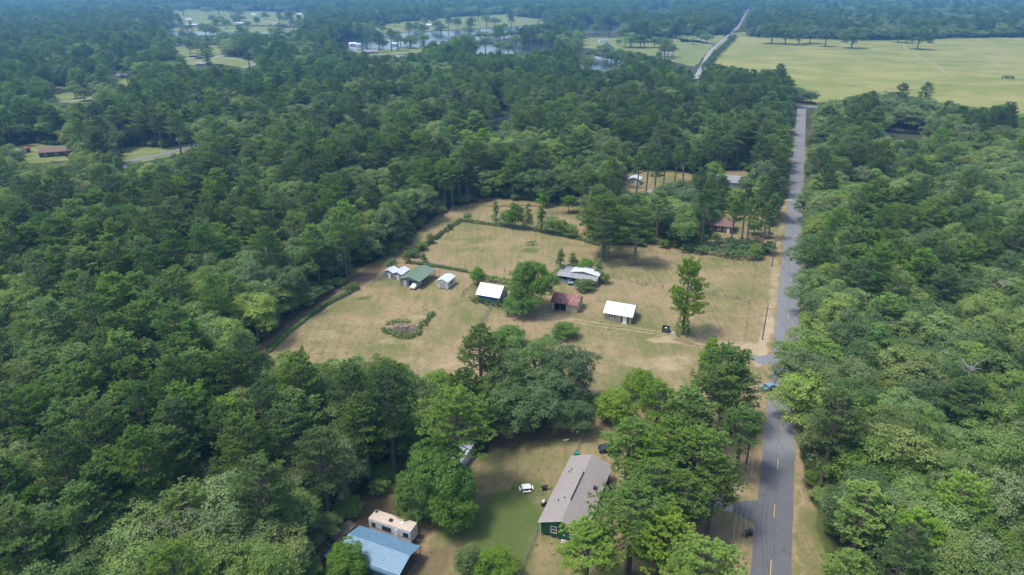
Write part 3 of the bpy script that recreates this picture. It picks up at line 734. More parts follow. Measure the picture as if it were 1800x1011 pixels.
def loc2(p, dx, dy): return (p[0]+rv[0]*dx+rd[0]*dy, p[1]+rv[1]*dx+rd[1]*dy)

# white cabin with a white metal roof
c = at(1062.5, 562.5); w_, d_ = 7.6, 6.8; P0 = loc2(c, w_/2, d_/2)
t = empty('cabin', P0, YAW, 'tan cabin with bright white metal roof and green shuttered door, nearest the roadside pine', 'cabin')
gable(t, w_, d_, 2.6, 1.9, M['tanblock'], M['roofwhite'], 'x', .45)
window(t, -1.7, -d_/2, 1.3, .9, .75); door(t, 2.0, -d_/2, 1.1, 2.05, M['white'])
for x_ in (1.15, 2.85): MB().box(x_-.22, x_+.22, -d_/2-.05, -d_/2-.003, .1, 2.15).build('shutter', M['utilgreen'], t)
for x_ in (-2.4, -1.0): MB().box(x_-.18, x_+.18, -d_/2-.05, -d_/2-.003, 1.2, 2.1).build('shutter', M['utilgreen'], t)
MB().box(1.3, 2.8, -d_/2-.9, -d_/2-.07, 0, .16).build('doorstep', M['concrete'], t)
window(t, w_/2, 0, 1.2, .9, .9, 'x+')
# rusty roofed shed
c = at(969, 543); w_, d_ = 7.8, 6.0; P0 = loc2(c, w_/2, d_/2)
t = empty('shed', P0, YAW, 'tan open-fronted shed under a rusty red metal roof, beside the big bright tree', 'shed')
a, b_ = w_/2, d_/2; h, rise = 2.5, 1.75
wm = MB()
wm.add([(a,-b_,0),(a,b_,0),(a,b_,h),(a,0,h+rise),(a,-b_,h)], [(0,1,2,3,4)]); wm.add([(-a,-b_,0),(-a,b_,0),(-a,b_,h),(-a,0,h+rise),(-a,-b_,h)], [(4,3,2,1,0)])
wm.box(-a+.01, a-.01, b_-.12, b_-.01, 0, h-.02); wm.box(-a+.01, -a+.9, -b_+.01, -b_+.12, 0, h-.05); wm.box(.6, a-.01, -b_+.01, -b_+.12, 0, h-.05)
wm.box(-a+.9, .6, -b_+.01, -b_+.12, h-.3, h-.05); wm.build('wall', M['tanwall'], t)
rm = MB(); e = .3; k = rise/b_; z0 = h-k*e+.08
rm.slab([(-a-e,-b_-e,z0),(a+e,-b_-e,z0),(a+e,0,h+rise+.08),(-a-e,0,h+rise+.08)], .06); rm.slab([(a+e,b_+e,z0),(-a-e,b_+e,z0),(-a-e,.001,h+rise+.08),(a+e,.001,h+rise+.08)], .06)
rm.build('roof', M['roofrust'], t)
post_set(t, [(-1.2, -b_+.06)], h-.3, .06, M['wood'])
MB().box(-a+.2, a-.2, -b_+.2, b_-.2, .01, .06).build('floor', M['dark'], t)
k_ = empty('workbench', loc2(P0, -1.5, .4), YAW, 'pale workbench inside the open front of the rusty roofed shed', 'workbench')
MB().box(-1.1, 1.1, -.4, .4, .8, .88).build('top', M['steel'], k_)
for q in ((-1, -.3), (1, -.3), (-1, .3), (1, .3)): MB().box(q[0]-.05, q[0]+.05, q[1]-.05, q[1]+.05, .06, .8).build('leg', M['steel'], k_)
# white roofed barn with hedge
c = at(838, 529); w_, d_ = 7.0, 7.0; P0 = loc2(c, w_/2+.2, d_/2)
t = empty('barn', P0, YAW, 'small barn with white metal roof and clipped front hedge, left of the bright tree', 'barn')
gable(t, w_, d_, 2.5, 2.2, M['greywall'], M['roofwhite'], 'x', .4)
MB().box(-w_/2+.5, w_/2-.5, -d_/2-.06, -d_/2-.004, .3, 2.2).build('door', M['bluewall'], t)
window(t, w_/2, .6, 1.2, .8, .8, 'x+')
# grey pole barn: low lean-to and a raised pale roof
c = at(980, 495.4); w_, d_ = 12.6, 6.4; P0 = loc2(c, w_/2, d_/2)
t = empty('pole_barn', P0, YAW, 'long low grey pole barn with open front and raised pale centre roof', 'barn')
a, b_ = w_/2, d_/2
wm = MB(); wm.box(-a, a, b_-.12, b_, 0, 2.9); wm.box(-a, -a+.1, -b_+.1, b_-.12, 0, 2.4); wm.box(a-.1, a, -b_+.1, b_-.12, 0, 2.5); wm.box(-a+.1, -a+3.2, -b_+.02, -b_+.1, 0, 1.2)
wm.build('wall', M['greywall'], t)
rm = MB(); rm.slab([(-a-.3,-b_-.4,2.35),(a+.3,-b_-.4,2.35),(a+.3,-.6,2.95),(-a-.3,-.6,2.95)], .06); rm.slab([(-a-.3,-.6,2.96),(-2.9,-.6,2.96),(-2.9,b_+.3,3.3),(-a-.3,b_+.3,3.3)], .06)
rm.build('roof', M['roofgrey'], t)
rm = MB(); e = .2
rm.slab([(-2.8,-.9,3.15),(1.4,-.9,3.9),(1.4,b_+.4,3.9),(-2.8,b_+.4,3.15)], .06); rm.slab([(1.401,-.9,3.9),(a+.4,-1.2,3.05),(a+.4,b_+.4,3.05),(1.401,b_+.4,3.9)], .06)
rm.build('upper_roof', M['roofpale'], t)
wm = MB(); wm.add([(-2.6,-.6,2.9),(a,-.6,2.9),(1.4,-.6,3.8)], [(0,1,2)]); wm.add([(-2.6,-.62,2.9),(a,-.62,2.9),(1.4,-.62,3.8)], [(2,1,0)]); wm.build('gable_panel', M['greywall'], t)
post_set(t, [(-a+.1, -b_-.1), (-3.0, -b_-.1), (0, -b_-.1), (3.1, -b_-.1), (a-.1, -b_-.1)], 2.33, .08, M['wood'])
MB().box(-a+.3, a-.3, -b_+.3, b_-.3, .01, .05).build('floor', M['dark'], t)
# white portable shed
c = at(768.2, 506.1); w_, d_ = 3.9, 5.4; P0 = loc2(c, w_/2, d_/2)
t = empty('portable_shed', P0, YAW, 'white portable shed with white gabled roof standing alone beside the green carport', 'shed')
gable(t, w_, d_, 2.5, .75, M['offwhite'], M['roofpale'], 'y', .12, .15)
door(t, 0, -d_/2, 1.7, 1.95, M['concrete'], 'y-', .2); window(t, w_/2, -.7, 1.2, .5, .8, 'x+', 'black'); window(t, w_/2, .6, 1.2, .5, .8, 'x+', 'black')
door(t, w_/2, 1.8, .9, 1.9, M['white'], 'x+', .2)
for x_ in (-1.5, 0, 1.5): MB().box(x_-.1, x_+.1, -d_/2+.1, d_/2-.1, 0, .149).build('skid', M['wood'], t)
# two small grey sheds
for px, py, w_, d_, lab, mm, rf in ((676, 487.8, 3.2, 3.6, 'smaller grey shed with pale roof, leftmost building in the field', 'greywall', 'roofpale'),
                        (690.5, 491.5, 3.4, 5.0, 'longer grey shed with light metal roof, squeezed against the green carport', 'greywall', 'roofpale')):
    c = at(px, py); P0 = loc2(c, w_/2, d_/2); t = empty('garden_shed', P0, YAW, lab, 'shed', 'pair of small grey sheds')
    gable(t, w_, d_, 2.2, .7, M[mm], M[rf], 'y', .2, .05)
    door(t, .3, -d_/2, .8, 1.8, M['white']); window(t, -.8, -d_/2, 1.1, .5, .6); window(t, w_/2, 0, 1.1, .6, .6, 'x+')
# green carport with a storage room
cs = [at(701, 489, 2.7), at(736, 497, 2.7), at(766, 474.5, 2.7), at(733, 466.5, 2.7)]
P0 = (sum(q[0] for q in cs)/4, sum(q[1] for q in cs)/4); w_, d_ = 7.4, 11.0
t = empty('carport', P0, YAW-.0, 'open carport with dull green metal roof and storage room, vehicle inside', 'carport')
a, b_ = w_/2, d_/2
rm = MB(); rm.slab([(-a,b_,2.6),(-a,-b_,2.6),(0,-b_,3.75),(0,b_,3.75)], .06); rm.slab([(a,-b_,2.6),(a,b_,2.6),(.001,b_,3.75),(.001,-b_,3.75)], .06); rm.build('roof', M['roofgreen'], t)
wm = MB(); wm.add([(-a+.3,-b_+.3,2.62),(a-.3,-b_+.3,2.62),(0,-b_+.3,3.62)], [(0,1,2)]); wm.add([(-a+.3,-b_+.32,2.62),(a-.3,-b_+.32,2.62),(0,-b_+.32,3.62)], [(2,1,0)]); wm.build('gable_panel', M['greywall'], t)
wm = MB(); wm.box(-a+.4, -a+3.0, -b_+.8, b_-1, 0, 2.6); wm.build('storage_room', M['greywall'], t)
door(t, -a+1.6, -b_+.8, 1.3, 2.0, M['white'])
post_set(t, [(a-.3, -b_+.4+i*1.7) for i in range(7)]+[(-a+.3, b_-.4), (-a+.3, -b_+.4)], 2.58, .07, M['wood'])
CARP = P0
# ---------------------------------------------------------------- the green house in the yard
fl = at(944.4, 916, 3.1); fr = at(1028, 937, 3.1); bl = at(996, 803, 3.1)
W = 8.3; Dp = 19.2; P0 = loc2(fl, W/2+.15, Dp/2)
t = empty('green_house', P0, YAW, 'long single-storey house with dark green siding and grey shingle roof in the yard', 'house')
a, b_ = W/2, Dp/2; h, rise = 3.1, 1.55; e = .35
wm = MB(); a1_ = a-.35; b1 = b_-.35
wm.add([(-a1_,-b1,.45),(a1_,-b1,.45),(a1_,b1,.45),(-a1_,b1,.45),(-a1_,-b1,h),(a1_,-b1,h),(a1_,b1,h),(-a1_,b1,h),(0,-b1,h+rise-.05),(0,b1,h+rise-.05)],
       [(0,1,5,8,4),(1,2,6,5),(2,3,7,9,6),(3,0,4,7),(3,2,1,0)]); wm.build('wall', M['greenwall'], t)
rm = MB(); rm.slab([(-a,b_,h-.05),(-a,-b_,h-.05),(0,-b_,h+rise),(0,b_,h+rise)], .1); rm.slab([(a,-b_,h-.05),(a,b_,h-.05),(.001,b_,h+rise),(.001,-b_,h+rise)], .1)
ro = rm.build('roof', M['shingle'], t)
MB().box(-.12, .12, -4.2, 4.0, h+rise-.02, h+rise+.09).build('ridge_vent', M['black'], ro)
for q in ((-2.6, 4.8), (-2.9, 4.2), (-1.3, -3.6), (-2.3, -4.2)):
    z = h+rise*(1-abs(q[0])/a); MB().tube((q[0], q[1], z-.1), (q[0], q[1], z+.38), .09, .09, 8).build('vent_pipe', M['black'], ro)
MB().box(2.6, 3.1, 1.2, 1.9, h+.35, h+.9).build('roof_vent', M['black'], ro)
# white fascia boards
fb = MB(); fb.box(-a-.02, -a+.03, -b_, b_, h-.26, h-.07); fb.box(a-.03, a+.02, -b_, b_, h-.26, h-.07)
for sx in (-1, 1):
    for yy in (-b_-.03, b_+.01):
        fb.add([(sx*a,yy,h-.25),(0,yy,h+rise-.2),(0,yy,h+rise-.01),(sx*a,yy,h-.06),(sx*a,yy+.02,h-.25),(0,yy+.02,h+rise-.2),(0,yy+.02,h+rise-.01),(sx*a,yy+.02,h-.06)],[(0,1,2,3),(7,6,5,4),(0,4,5,1),(3,2,6,7)])
fb.build('fascia', M['white'], t)
MB().box(-a1_-.05, -a1_+.06, -b1-.05, -b1+.06, .45, h-.1).build('corner_trim', M['white'], t); MB().box(a1_-.06, a1_+.05, -b1-.05, -b1+.06, .45, h-.1).build('corner_trim', M['white'], t)
window(t, -1.4, -b1, 1.25, .9, 1.3); window(t, 2.0, -b1, 1.25, .9, 1.3)
for y_ in (-6, -2, 3, 6.5): window(t, -a1_, y_, 1.3, 1.0, 1.2, 'x-')
for y_ in (-5, 5.5): window(t, a1_, y_, 1.3, 1.2, 1.2, 'x+')
door(t, a1_, 0, 1.0, 2.1, M['white'], 'x+', .5)
for i in range(6):
    x_ = -a1_+.3+i*(2*a1_-.6)/5
    for y_ in (-b1+.3, 0, b1-.3): MB().box(x_-.2, x_+.2, y_-.2, y_+.2, 0, .448).build('pier', M['concrete'], t)
st = MB(); st.box(.1, 1.5, -b1-.75, -b1-.05, .0, .18); st.box(.1, 1.5, -b1-.5, -b1-.05, .181, .36); st.build('steps', M['concrete'], t)
HOUSE = P0
def house(name, px, py, w_, d_, h, rise, wall, roof, yaw, label, ridge='x', cat='house', nw=3, group=None):
    c = at(px, py); t = empty(name, c, yaw, label, cat, group)
    gable(t, w_, d_, h, rise, wall, roof, ridge, .4)
    for i in range(nw): window(t, -w_/2+w_*(i+.6)/(nw+.7), -d_/2, 1.0, .9, 1.2)
    door(t, w_*.32, -d_/2, 1.0, 2.0, M['white'] if wall is not M['white'] else M['bluewall'])
    return t
house('ranch_house', 108, 272, 19, 9, 2.8, 1.7, M['brownwall'], M['shinglebrown'], R(20), 'long low ranch house with brown roof at the left edge of the wood')
house('storage_shed', 30, 272, 4.6, 4.6, 2.5, .7, M['white'], M['roofpale'], R(10), 'white storage shed, leftmost of the outbuildings by the ranch house', 'y', 'shed', 1)
house('wooden_shed', 44, 268, 4.2, 4.2, 2.4, .7, M['brownwall'], M['roofrust'], R(10), 'small red-brown shed between the white storage shed and the ranch house', 'y', 'shed', 1)
house('bungalow', 1286, 326, 15, 10, 2.8, 2.1, M['greywall'], M['shinglegrey2'], YAW, 'bungalow with blue-grey shingle roof among the roadside pines')
house('cottage', 1268, 403, 9, 8, 2.8, 2.0, M['brownwall'], M['shinglebrown'], YAW, 'brown cottage with faded red roof behind the hedge row')
house('cottage', 1105, 412, 10, 8, 2.8, 2.0, M['brownwall'], M['shinglebrown'], YAW, 'dim cottage with brown roof half hidden behind the two big pines')
house('farm_shed', 1116, 322, 5.2, 5.2, 2.6, .8, M['offwhite'], M['roofpale'], YAW, 'pale shed beneath the tall pines beyond the back hedgerow', 'y', 'shed', 1)
house('garage', 1279, 270, 9, 7, 2.8, 1.6, M['white'], M['shinglegrey2'], YAW, 'white garage glimpsed between crowns left of the road near the junction', cat='garage', nw=1)
FAR = [
 (219,137,14,9,'offwhite','shinglegrey2','grey roofed house at the end of a lane in the left wood'), (254,122,12,8,'greywall','shinglegrey2','grey house behind young trees in the left wood'),
 (336,46,26,8,'offwhite','roofpale','long pale mobile home above the narrow pond'), (333,36,16,8,'white','roofwhite','white roofed mobile home in the town clearing'),
 (373,34,18,12,'brownwall','shinglebrown','brown roofed house in the town clearing, top left'), (422,43,18,8,'white','roofwhite','bright white mobile home above the green lawn'),
 (418,35,14,8,'greywall','shinglegrey2','grey house behind the bright white mobile home'), (447,27,16,8,'white','roofwhite','white house at the back of the town clearing'),
 (528,27,16,8,'white','roofwhite','white house among trees right of the town clearing'), (491,46,18,9,'brownwall','shinglegrey2','dark roofed house at the end of the street'),
 (471,90,15,10,'greywall','shinglegrey2','grey roofed house above the bent lane'), (323,81,18,9,'white','roofwhite','white house beside the small clearing with a bent lane'),
 (358,116,14,9,'greywall','shinglegrey2','grey roof showing below the bent lane'), (728,45,28,14,'offwhite','shinglegrey2','wide grey house on the far lake shore'),
 (755,46,12,8,'white','roofwhite','small white house on the far lake shore'), (849,24,30,16,'brownwall','shinglegrey2','large grey-brown house among trees on the far shore'),
 (882,21,34,16,'tanwall','shinglegrey2','largest house on the ridge behind the lake'), (820,26,24,14,'offwhite','shinglegrey2','pale house left of the ridge-top houses'),
 (897,27,26,12,'tanwall','shinglebrown','tan roofed house below the largest ridge house'), (936,22,18,12,'white','roofwhite','tall white house standing by itself above the lake'),
 (620,80,11,7,'white','roofwhite','white boathouse on the near bank of the lake'), (631,81,8,6,'white','roofpale','small pale boathouse beside the white one'),
 (692,80,10,6,'white','roofwhite','white pavilion on the lawn by the lake'), (651,94,18,12,'greywall','shinglegrey2','large grey house on the near bank of the lake'),
 (706,104,16,11,'greywall','shinglegrey2','house with dark roof among trees below the lake'), (761,114,12,8,'white','roofwhite','white roof showing between crowns below the lake'),
 (1015,36,16,10,'white','roofwhite','white house between trees above the cove'), (1061,74,15,8,'white','shinglegrey2','pale bungalow on the lawn between lake and pond'),
 (1170,97,18,11,'offwhite','shinglegrey2','white house with grey roof on the lawn near the country road'), (1178,55,16,10,'greywall','shinglegrey2','grey house half hidden behind trees near the country road'),
 (1482,24,26,14,'tanwall','roofpale','pale barn in a gap of the far wood beyond the meadow'),
]
for i, (px, py, w_, d_, wl, rf, lab) in enumerate(FAR):
    house('far_house' if 'house' in lab or 'home' in lab else 'far_building', px, py, w_, d_, 2.8, 1.9 if w_ > 10 else 1.3, M[wl], M[rf], random.Random(i).uniform(-.5, .5), lab, 'x', 'house', 3 if w_ > 13 else 1, 'houses around the lake and town')
# white canopy / shed under the near pine
P0 = at(800, 812); t = empty('canopy_shed', P0, YAW, 'white metal-roofed shed hidden beneath the tall near pine', 'shed')
gable(t, 4.6, 8.5, 2.5, .9, M['white'], M['roofwhite'], 'y', .3); door(t, 0, -4.25, 2.0, 2.0, M['greywall'])
P0 = at(787, 775); t = empty('canopy_shed', P0, YAW, 'small white shed behind the other one under the tall near pine', 'shed')
gable(t, 3.4, 3.6, 2.3, .7, M['white'], M['roofwhite'], 'y', .2); door(t, 0, -1.8, 1.4, 1.9, M['greywall'])
# blue carport with bent eaves
cs = [at(634.2, 922, 2.7), at(741, 958.6, 2.7), at(707, 1011, 2.7)]
W = math.hypot(cs[1][0]-cs[0][0], cs[1][1]-cs[0][1]); Yb = math.atan2(cs[1][1]-cs[0][1], cs[1][0]-cs[0][0])
P0 = ((cs[0][0]+cs[1][0])/2+math.sin(Yb)*3.5, (cs[0][1]+cs[1][1])/2-math.cos(Yb)*3.5)
t = empty('blue_carport', P0, Yb, 'carport with sky blue ribbed metal roof and rounded eaves, at the bottom of the yard', 'carport')
a = W/2; prof = [(3.5, 2.15), (3.42, 2.5), (3.2, 2.78), (0, 3.7), (-3.4, 2.72), (-3.62, 2.45), (-3.7, 2.1)]
rm = MB()
for (y0, z0), (y1, z1) in zip(prof[:-1], prof[1:]): rm.slab([(-a, y0, z0), (a, y0, z0), (a, y1, z1), (-a, y1, z1)][::-1], .04)
M['roofblue2'] = metalroof('blue_ribbed_roof', (.10, .20, .30), (.125, .24, .345), 2.6, 1, .4, rust=.10, rustc=(.17, .17, .16))
rm.build('roof', M['roofblue2'], t)
MB().box(-a+.2, a-.2, -3.58, -3.52, .9, 2.4).build('side_panel', M['bluewall'], t)
post_set(t, [(-a+.2+i*(2*a-.4)/4, y_) for i in range(5) for y_ in (3.3, -3.45)], 2.3, .05, M['steel'])
MB().box(a-.25, a-.2, -3.4, 3.2, .0, .5).build('base_rail', M['steel'], t)
# camper behind it
cs = [at(649, 911.5, 3.1), at(661, 895.5, 3.1), at(732, 919.7, 3.1), at(720.9, 934.7, 3.1)]
P0 = (sum(q[0] for q in cs)/4, sum(q[1] for q in cs)/4); Yc = math.atan2(cs[3][1]-cs[0][1], cs[3][0]-cs[0][0])
t = empty('camper_trailer', P0, Yc, 'long white camper trailer with tan roof parked behind the blue carport', 'camper')
a, b_ = 4.2, 1.2
MB().box(-a, a, -b_, b_, .55, 3.05).build('body', M['rvside'], t, .12)
rf = MB().box(-a+.02, a-.02, -b_+.02, b_-.02, 3.06, 3.14).build('roof', M['rvroof'], t, .03)
MB().box(-.55, .05, -.5, .1, 3.15, 3.42).build('air_conditioner', M['black'], rf, .06); MB().box(1.6, 2.1, -.3, .2, 3.15, 3.3).build('roof_hatch', M['white'], rf, .03); MB().box(-3.9, -3.5, .5, .9, 3.15, 3.35).build('roof_hatch', M['black'], rf)
MB().box(-a-.005, a+.005, -b_-.012, -b_-.003, 1.35, 1.55).build('stripe', M['greywall'], t)
for x_, w2 in ((-3.2, .6), (-.6, 1.6), (3.2, .8)): window(t, x_, -b_, 1.75, w2, .65, 'y-', 'black')
door(t, 1.3, -b_, .7, 1.9, M['white'], 'y-', .75)
for x_ in (-.6, .4):
    for s_ in (-1, 1): o = MB().tube((x_, s_*(b_-.25), .36), (x_, s_*(b_-.02), .36), .36, .36, 14).build('wheel', M['rubber'], t)
MB().box(a, a+1.1, -.06, .06, .5, .6).build('tow_bar', M['steel'], t)
# flatbed trailer, boat trailer frame and pallet at the wood's edge
P0 = at(603, 938); t = empty('flatbed_trailer', P0, Yb+R(78), 'weathered wooden flatbed trailer between the fence and the blue carport', 'trailer')
pk = MB()
for i in range(9): pk.box(-2.4, 2.4, -1.05+i*.235, -1.05+i*.235+.215, .62, .68)
pk.build('deck', M['wood'], t)
MB().box(-2.4, 2.4, -.9, -.8, .48, .61).box(-2.4, 2.4, .8, .9, .48, .61).box(-3.6, -2.4, -.05, .05, .5, .6).build('frame', M['steel'], t)
for x_ in (.2, 1.0):
    for s_ in (-1, 1): MB().tube((x_, s_*1.08, .32), (x_, s_*1.28, .32), .32, .32, 12).build('wheel', M['rubber'], t)
P0 = at(570, 978); t = empty('boat_trailer', P0, Yb+R(76), 'narrow metal boat trailer lying along the wood edge below the flatbed', 'trailer')
MB().box(-2.6, 2.4, -.62, -.54, .4, .48).box(-2.6, 2.4, .54, .62, .4, .48).build('rail', M['steel'], t)
cm = MB()
for i in range(8): cm.box(-2.4+i*.65, -2.32+i*.65, -.53, .53, .41, .47)
cm.build('crossbar', M['steel'], t); MB().box(-.4, 1.2, -.5, .1, .49, .6).build('blue_board', M['bluetarp'], t)
for s_ in (-1, 1): MB().tube((-.6, s_*.64, .26), (-.6, s_*.8, .26), .26, .26, 12).build('wheel', M['rubber'], t)
P0 = at(553, 1000); t = empty('window_sash', P0, Yb+R(60), 'white window frame with dark panes lying on the ground at the bottom edge', 'window frame')
f = MB(); f.box(-.9, .9, -.65, -.55, .1, .2); f.box(-.9, .9, .55, .65, .1, .2)
for x_ in (-.9, -.33, .24, .8): f.box(x_, x_+.1, -.549, .549, .1, .2)
f.build('frame', M['white'], t); MB().box(-.8, .8, -.54, .54, .05, .09).build('pane', M['glass'], t)
# picnic table
P0 = at(925, 861); t = empty('picnic_table', P0, R(8), 'white picnic table with four benches on the lawn beside the green house', 'picnic table')
MB().box(-.85, .85, -.6, .6, .72, .79).build('tabletop', M['white'], t, .02)
for x0, x1, y0, y1 in ((-.75,.75,-1.15,-.88), (-.75,.75,.88,1.15), (-1.35,-1.1,-.55,.55), (1.1,1.35,-.55,.55)): MB().box(x0, x1, y0, y1, .42, .48).build('bench', M['white'], t, .015)
for x_ in (-.5, .5): MB().box(x_-.04, x_+.04, -1.1, 1.1, .34, .41).build('support', M['white'], t)
MB().box(-1.3, 1.3, -.04, .04, .345, .415).build('support', M['white'], t)
for x_ in (-.5, .5):
    for y_ in (-.5, .5): MB().box(x_-.05, x_+.05, y_-.05, y_+.05, 0, .715).build('leg', M['white'], t)
# two barbecues
def grill(px, py, rz, lab, lid):
    t = empty('barbecue', at(px, py), rz, lab, 'barbecue', 'two barbecues beside the green house')
    MB().box(-.4, .4, -.28, .28, .1, .78).build('cabinet', M['black'], t, .02)
    lm = MB(); n_ = 8; v = []; 
    for x_ in (-.4, .4):
        for i in range(n_+1): th = math.pi*i/n_; v.append((x_, -.28*math.cos(th), .8+.3*math.sin(th)))
    f_ = [(i, i+1, n_+2+i, n_+1+i) for i in range(n_)]+[tuple(range(n_+1)), tuple(range(n_+1, 2*n_+2))[::-1]]
    lm.add(v, f_); o = lm.build('lid', lid, t); MB().tube((-.28, -.3, .95), (.28, -.3, .95), .025, .025, 6).build('handle', M['steel'], o)
    for s_ in (-1, 1): MB().box(min(s_*.41, s_*.75), max(s_*.41, s_*.75), -.25, .25, .76, .8).build('side_shelf', M['black'], t)
    for s_ in (-1, 1): MB().tube((s_*.3, -.2, .09), (s_*.36, -.2, .09), .09, .09, 10).build('wheel', M['rubber'], t)
grill(957, 861, R(15), 'black covered barbecue standing right of the white picnic table', M['black'])
grill(955, 888, R(60), 'silver-lidded barbecue against the left wall of the green house', M['roofpale'])
# antenna mast and green bin behind the house
t = empty('antenna_mast', at(994, 801), .3, 'slim television antenna mast behind the green house', 'antenna')
MB().tube((0, 0, 0), (0, 0, 4.0), .035, .03, 6).build('mast', M['steel'], t)
am = MB(); am.tube((-.6, 0, 3.9), (.6, 0, 3.9), .02, .02, 5)
for i in range(5): am.tube((-.5+i*.25, -.4+.05*i, 3.92), (-.5+i*.25, .4-.05*i, 3.92), .012, .012, 4)
am.build('aerial', M['white'], t)
t = empty('wheelie_bin', at(1014, 803), YAW, 'bright green bin behind the far end of the green house', 'bin')
MB().box(-.5, .5, -.35, .35, .05, 1.0).build('body', M['greenplastic'], t, .05); MB().box(-.53, .53, -.38, .38, 1.01, 1.08).build('lid', M['greenplastic'], t, .02)
# bins by the road
for i, (px, py, lab) in enumerate(((1310, 943, 'dark brown bin, left of the pair beside the lower driveway'), (1318, 941, 'black bin nearest the road below the lower driveway'))):
    t = empty('rubbish_bin', at(px, py), YAW+.2*i, lab, 'bin', 'roadside bins'); MB().box(-.32, .32, -.36, .36, .1, 1.05).build('body', M['black'] if i else M['brownwall'], t, .04)
    MB().box(-.35, .35, -.4, .4, 1.06, 1.13).build('lid', M['black'], t, .02)
    for s_ in (-1, 1): MB().tube((s_*.33, .3, .12), (s_*.39, .3, .12), .12, .12, 10).build('wheel', M['rubber'], t)
# utility box with pads by the vine pine
t = empty('pump_housing', at(1170, 583), YAW, 'open-topped dark green pump box beside the ivy-covered pine', 'pump housing')
bx = MB(); bx.box(-1.0, 1.0, -.9, -.82, 0, 1.5); bx.box(-1.0, 1.0, .82, .9, 0, 1.5); bx.box(-1.0, -.92, -.819, .819, 0, 1.5); bx.box(.92, 1.0, -.819, .819, 0, 1.5); bx.build('wall', M['utilgreen'], t)
MB().tube((0, 0, 0), (0, 0, 1.2), .35, .35, 14).build('tank', M['roofpale'], t); MB().box(-.9, .9, -.8, .8, .01, .06).build('floor', M['dark'], t)
for i, (px, py) in enumerate(((1181, 585), (1186, 584.5))):
    tag(MB().box(-.4, .4, -.5, .5, 0, .08).build('concrete_pad', M['concrete']), 'pale concrete pad on the grass, %s of two beside the pump box' % ('left' if i == 0 else 'right'), 'concrete pad', 'two concrete pads').location = (*at(px, py), 0)
# blue tarp, pool fence, white things across the road
t = empty('canopy_tent', at(1551, 240), .2, 'blue pop-up canopy in the yard beyond the right wood', 'canopy')
MB().add([(-2.4,-2.4,2.2),(2.4,-2.4,2.2),(2.4,2.4,2.2),(-2.4,2.4,2.2),(0,0,3.4)], [(0,1,4),(1,2,4),(2,3,4),(3,0,4)]).build('top', M['bluetarp'], t)
post_set(t, [(-2.3,-2.3),(2.3,-2.3),(2.3,2.3),(-2.3,2.3)], 2.2, .04, M['steel'], 'leg')
house('garden_shed', 1549, 218, 7, 6, 2.6, 1.4, M['white'], M['roofpale'], .2, 'white shed among the trees behind the black fence', cat='shed', nw=1)
# ---------------------------------------------------------------- vehicles
def vehicle(loc, rz, paint, label, cat='car', name='parked_car', pickup=False, group=None):
    t = empty(name, loc, rz, label, cat, group)
    L, Wd = (2.6, .92) if pickup else (2.25, .88)
    prof = [(-L,.45),(-L,.85),(-L+.1,.95),(-L*.55,1.0),(-L*.33,1.42),(L*.35,1.45),(L*.72,1.02),(L*.98,.86),(L,.5)] if not pickup else [(-L,.5),(-L,1.0),(-.4,1.02),(-.2,1.6),(1.0,1.62),(1.5,1.12),(L*.97,1.0),(L,.55)]
    def shell(p, wy, zt=1.0):
        mb = MB(); n_ = len(p); v = []
        for s_ in (-1, 1):
            for x_, z_ in p: v.append((x_, s_*wy*(1 if z_ < 1.05 else .84), z_))
        f_ = [(i, (i+1) % n_, n_+(i+1) % n_, n_+i) for i in range(n_)]+[tuple(range(n_))[::-1], tuple(range(n_, 2*n_))]
        mb.add(v, f_); return mb
    shell(prof, Wd).build('body', paint, t, .05)
    if pickup: gl = [(-.3,1.08),(-.17,1.5),(.95,1.52),(1.35,1.12)]
    else: gl = [(-L*.5,1.03),(-L*.31,1.36),(L*.33,1.39),(L*.66,1.05)]
    g_ = MB()
    for s_ in (-1, 1):
        v = [(x_, s_*(Wd*.84+.004+(Wd*.16*(1 if z_ < 1.2 else 0))), z_) for x_, z_ in gl]; g_.add(v+[(a_[0], a_[1]-s_*.02, a_[2]) for a_ in v], [(0,1,2,3)[::s_], (4,5,6,7)[::-s_]])
    (x0, z0), (x1, z1) = gl[2], gl[3]; e = .04
    g_.add([(x0+e+.03,-Wd*.75,z0+e),(x0+e+.03,Wd*.75,z0+e),(x1+e+.05,Wd*.82,z1+e),(x1+e+.05,-Wd*.82,z1+e)], [(3,2,1,0)])
    (x0, z0), (x1, z1) = gl[1], gl[0]
    g_.add([(x0-e-.05,-Wd*.75,z0+e),(x0-e-.05,Wd*.75,z0+e),(x1-e-.05,Wd*.8,z1+e),(x1-e-.05,-Wd*.8,z1+e)], [(0,1,2,3)])
    g_.build('windows', M['glass'], t)
    for x_ in (-L*.62, L*.62):
        for s_ in (-1, 1):
            o = MB().tube((x_, s_*(Wd-.2), .33), (x_, s_*(Wd+.02), .33), .33, .33, 14).build('wheel', M['rubber'], t); MB().tube((x_, s_*(Wd+.02), .33), (x_, s_*(Wd+.03), .33), .19, .17, 10).build('rim', M['steel'], o)
    for s_ in (-1, 1): MB().box(L-.02, L+.03, s_*Wd*.7-.16, s_*Wd*.7+.16, .62, .78).build('headlight', M['lamp'], t)
    for s_ in (-1, 1): MB().box(-L-.03, -L+.02, s_*Wd*.75-.12, s_*Wd*.75+.12, .68, .86).build('tail_light', M['red'], t)
    if pickup: MB().box(-L+.12, -.5, -Wd+.12, Wd-.12, 1.021, 1.03).build('load_bed', M['dark'], t)
    return t
CA = math.atan2(rd[1], rd[0])
vehicle(at(1352, 684), CA+math.pi*.75, M['carblue'], 'blue car at the road edge beneath the pine bough')
vehicle(loc2(CARP, 1.5, -4.0), CA+math.pi, M['carwhite'], 'white pickup truck parked under the green carport', 'pickup', 'pickup_truck', True)
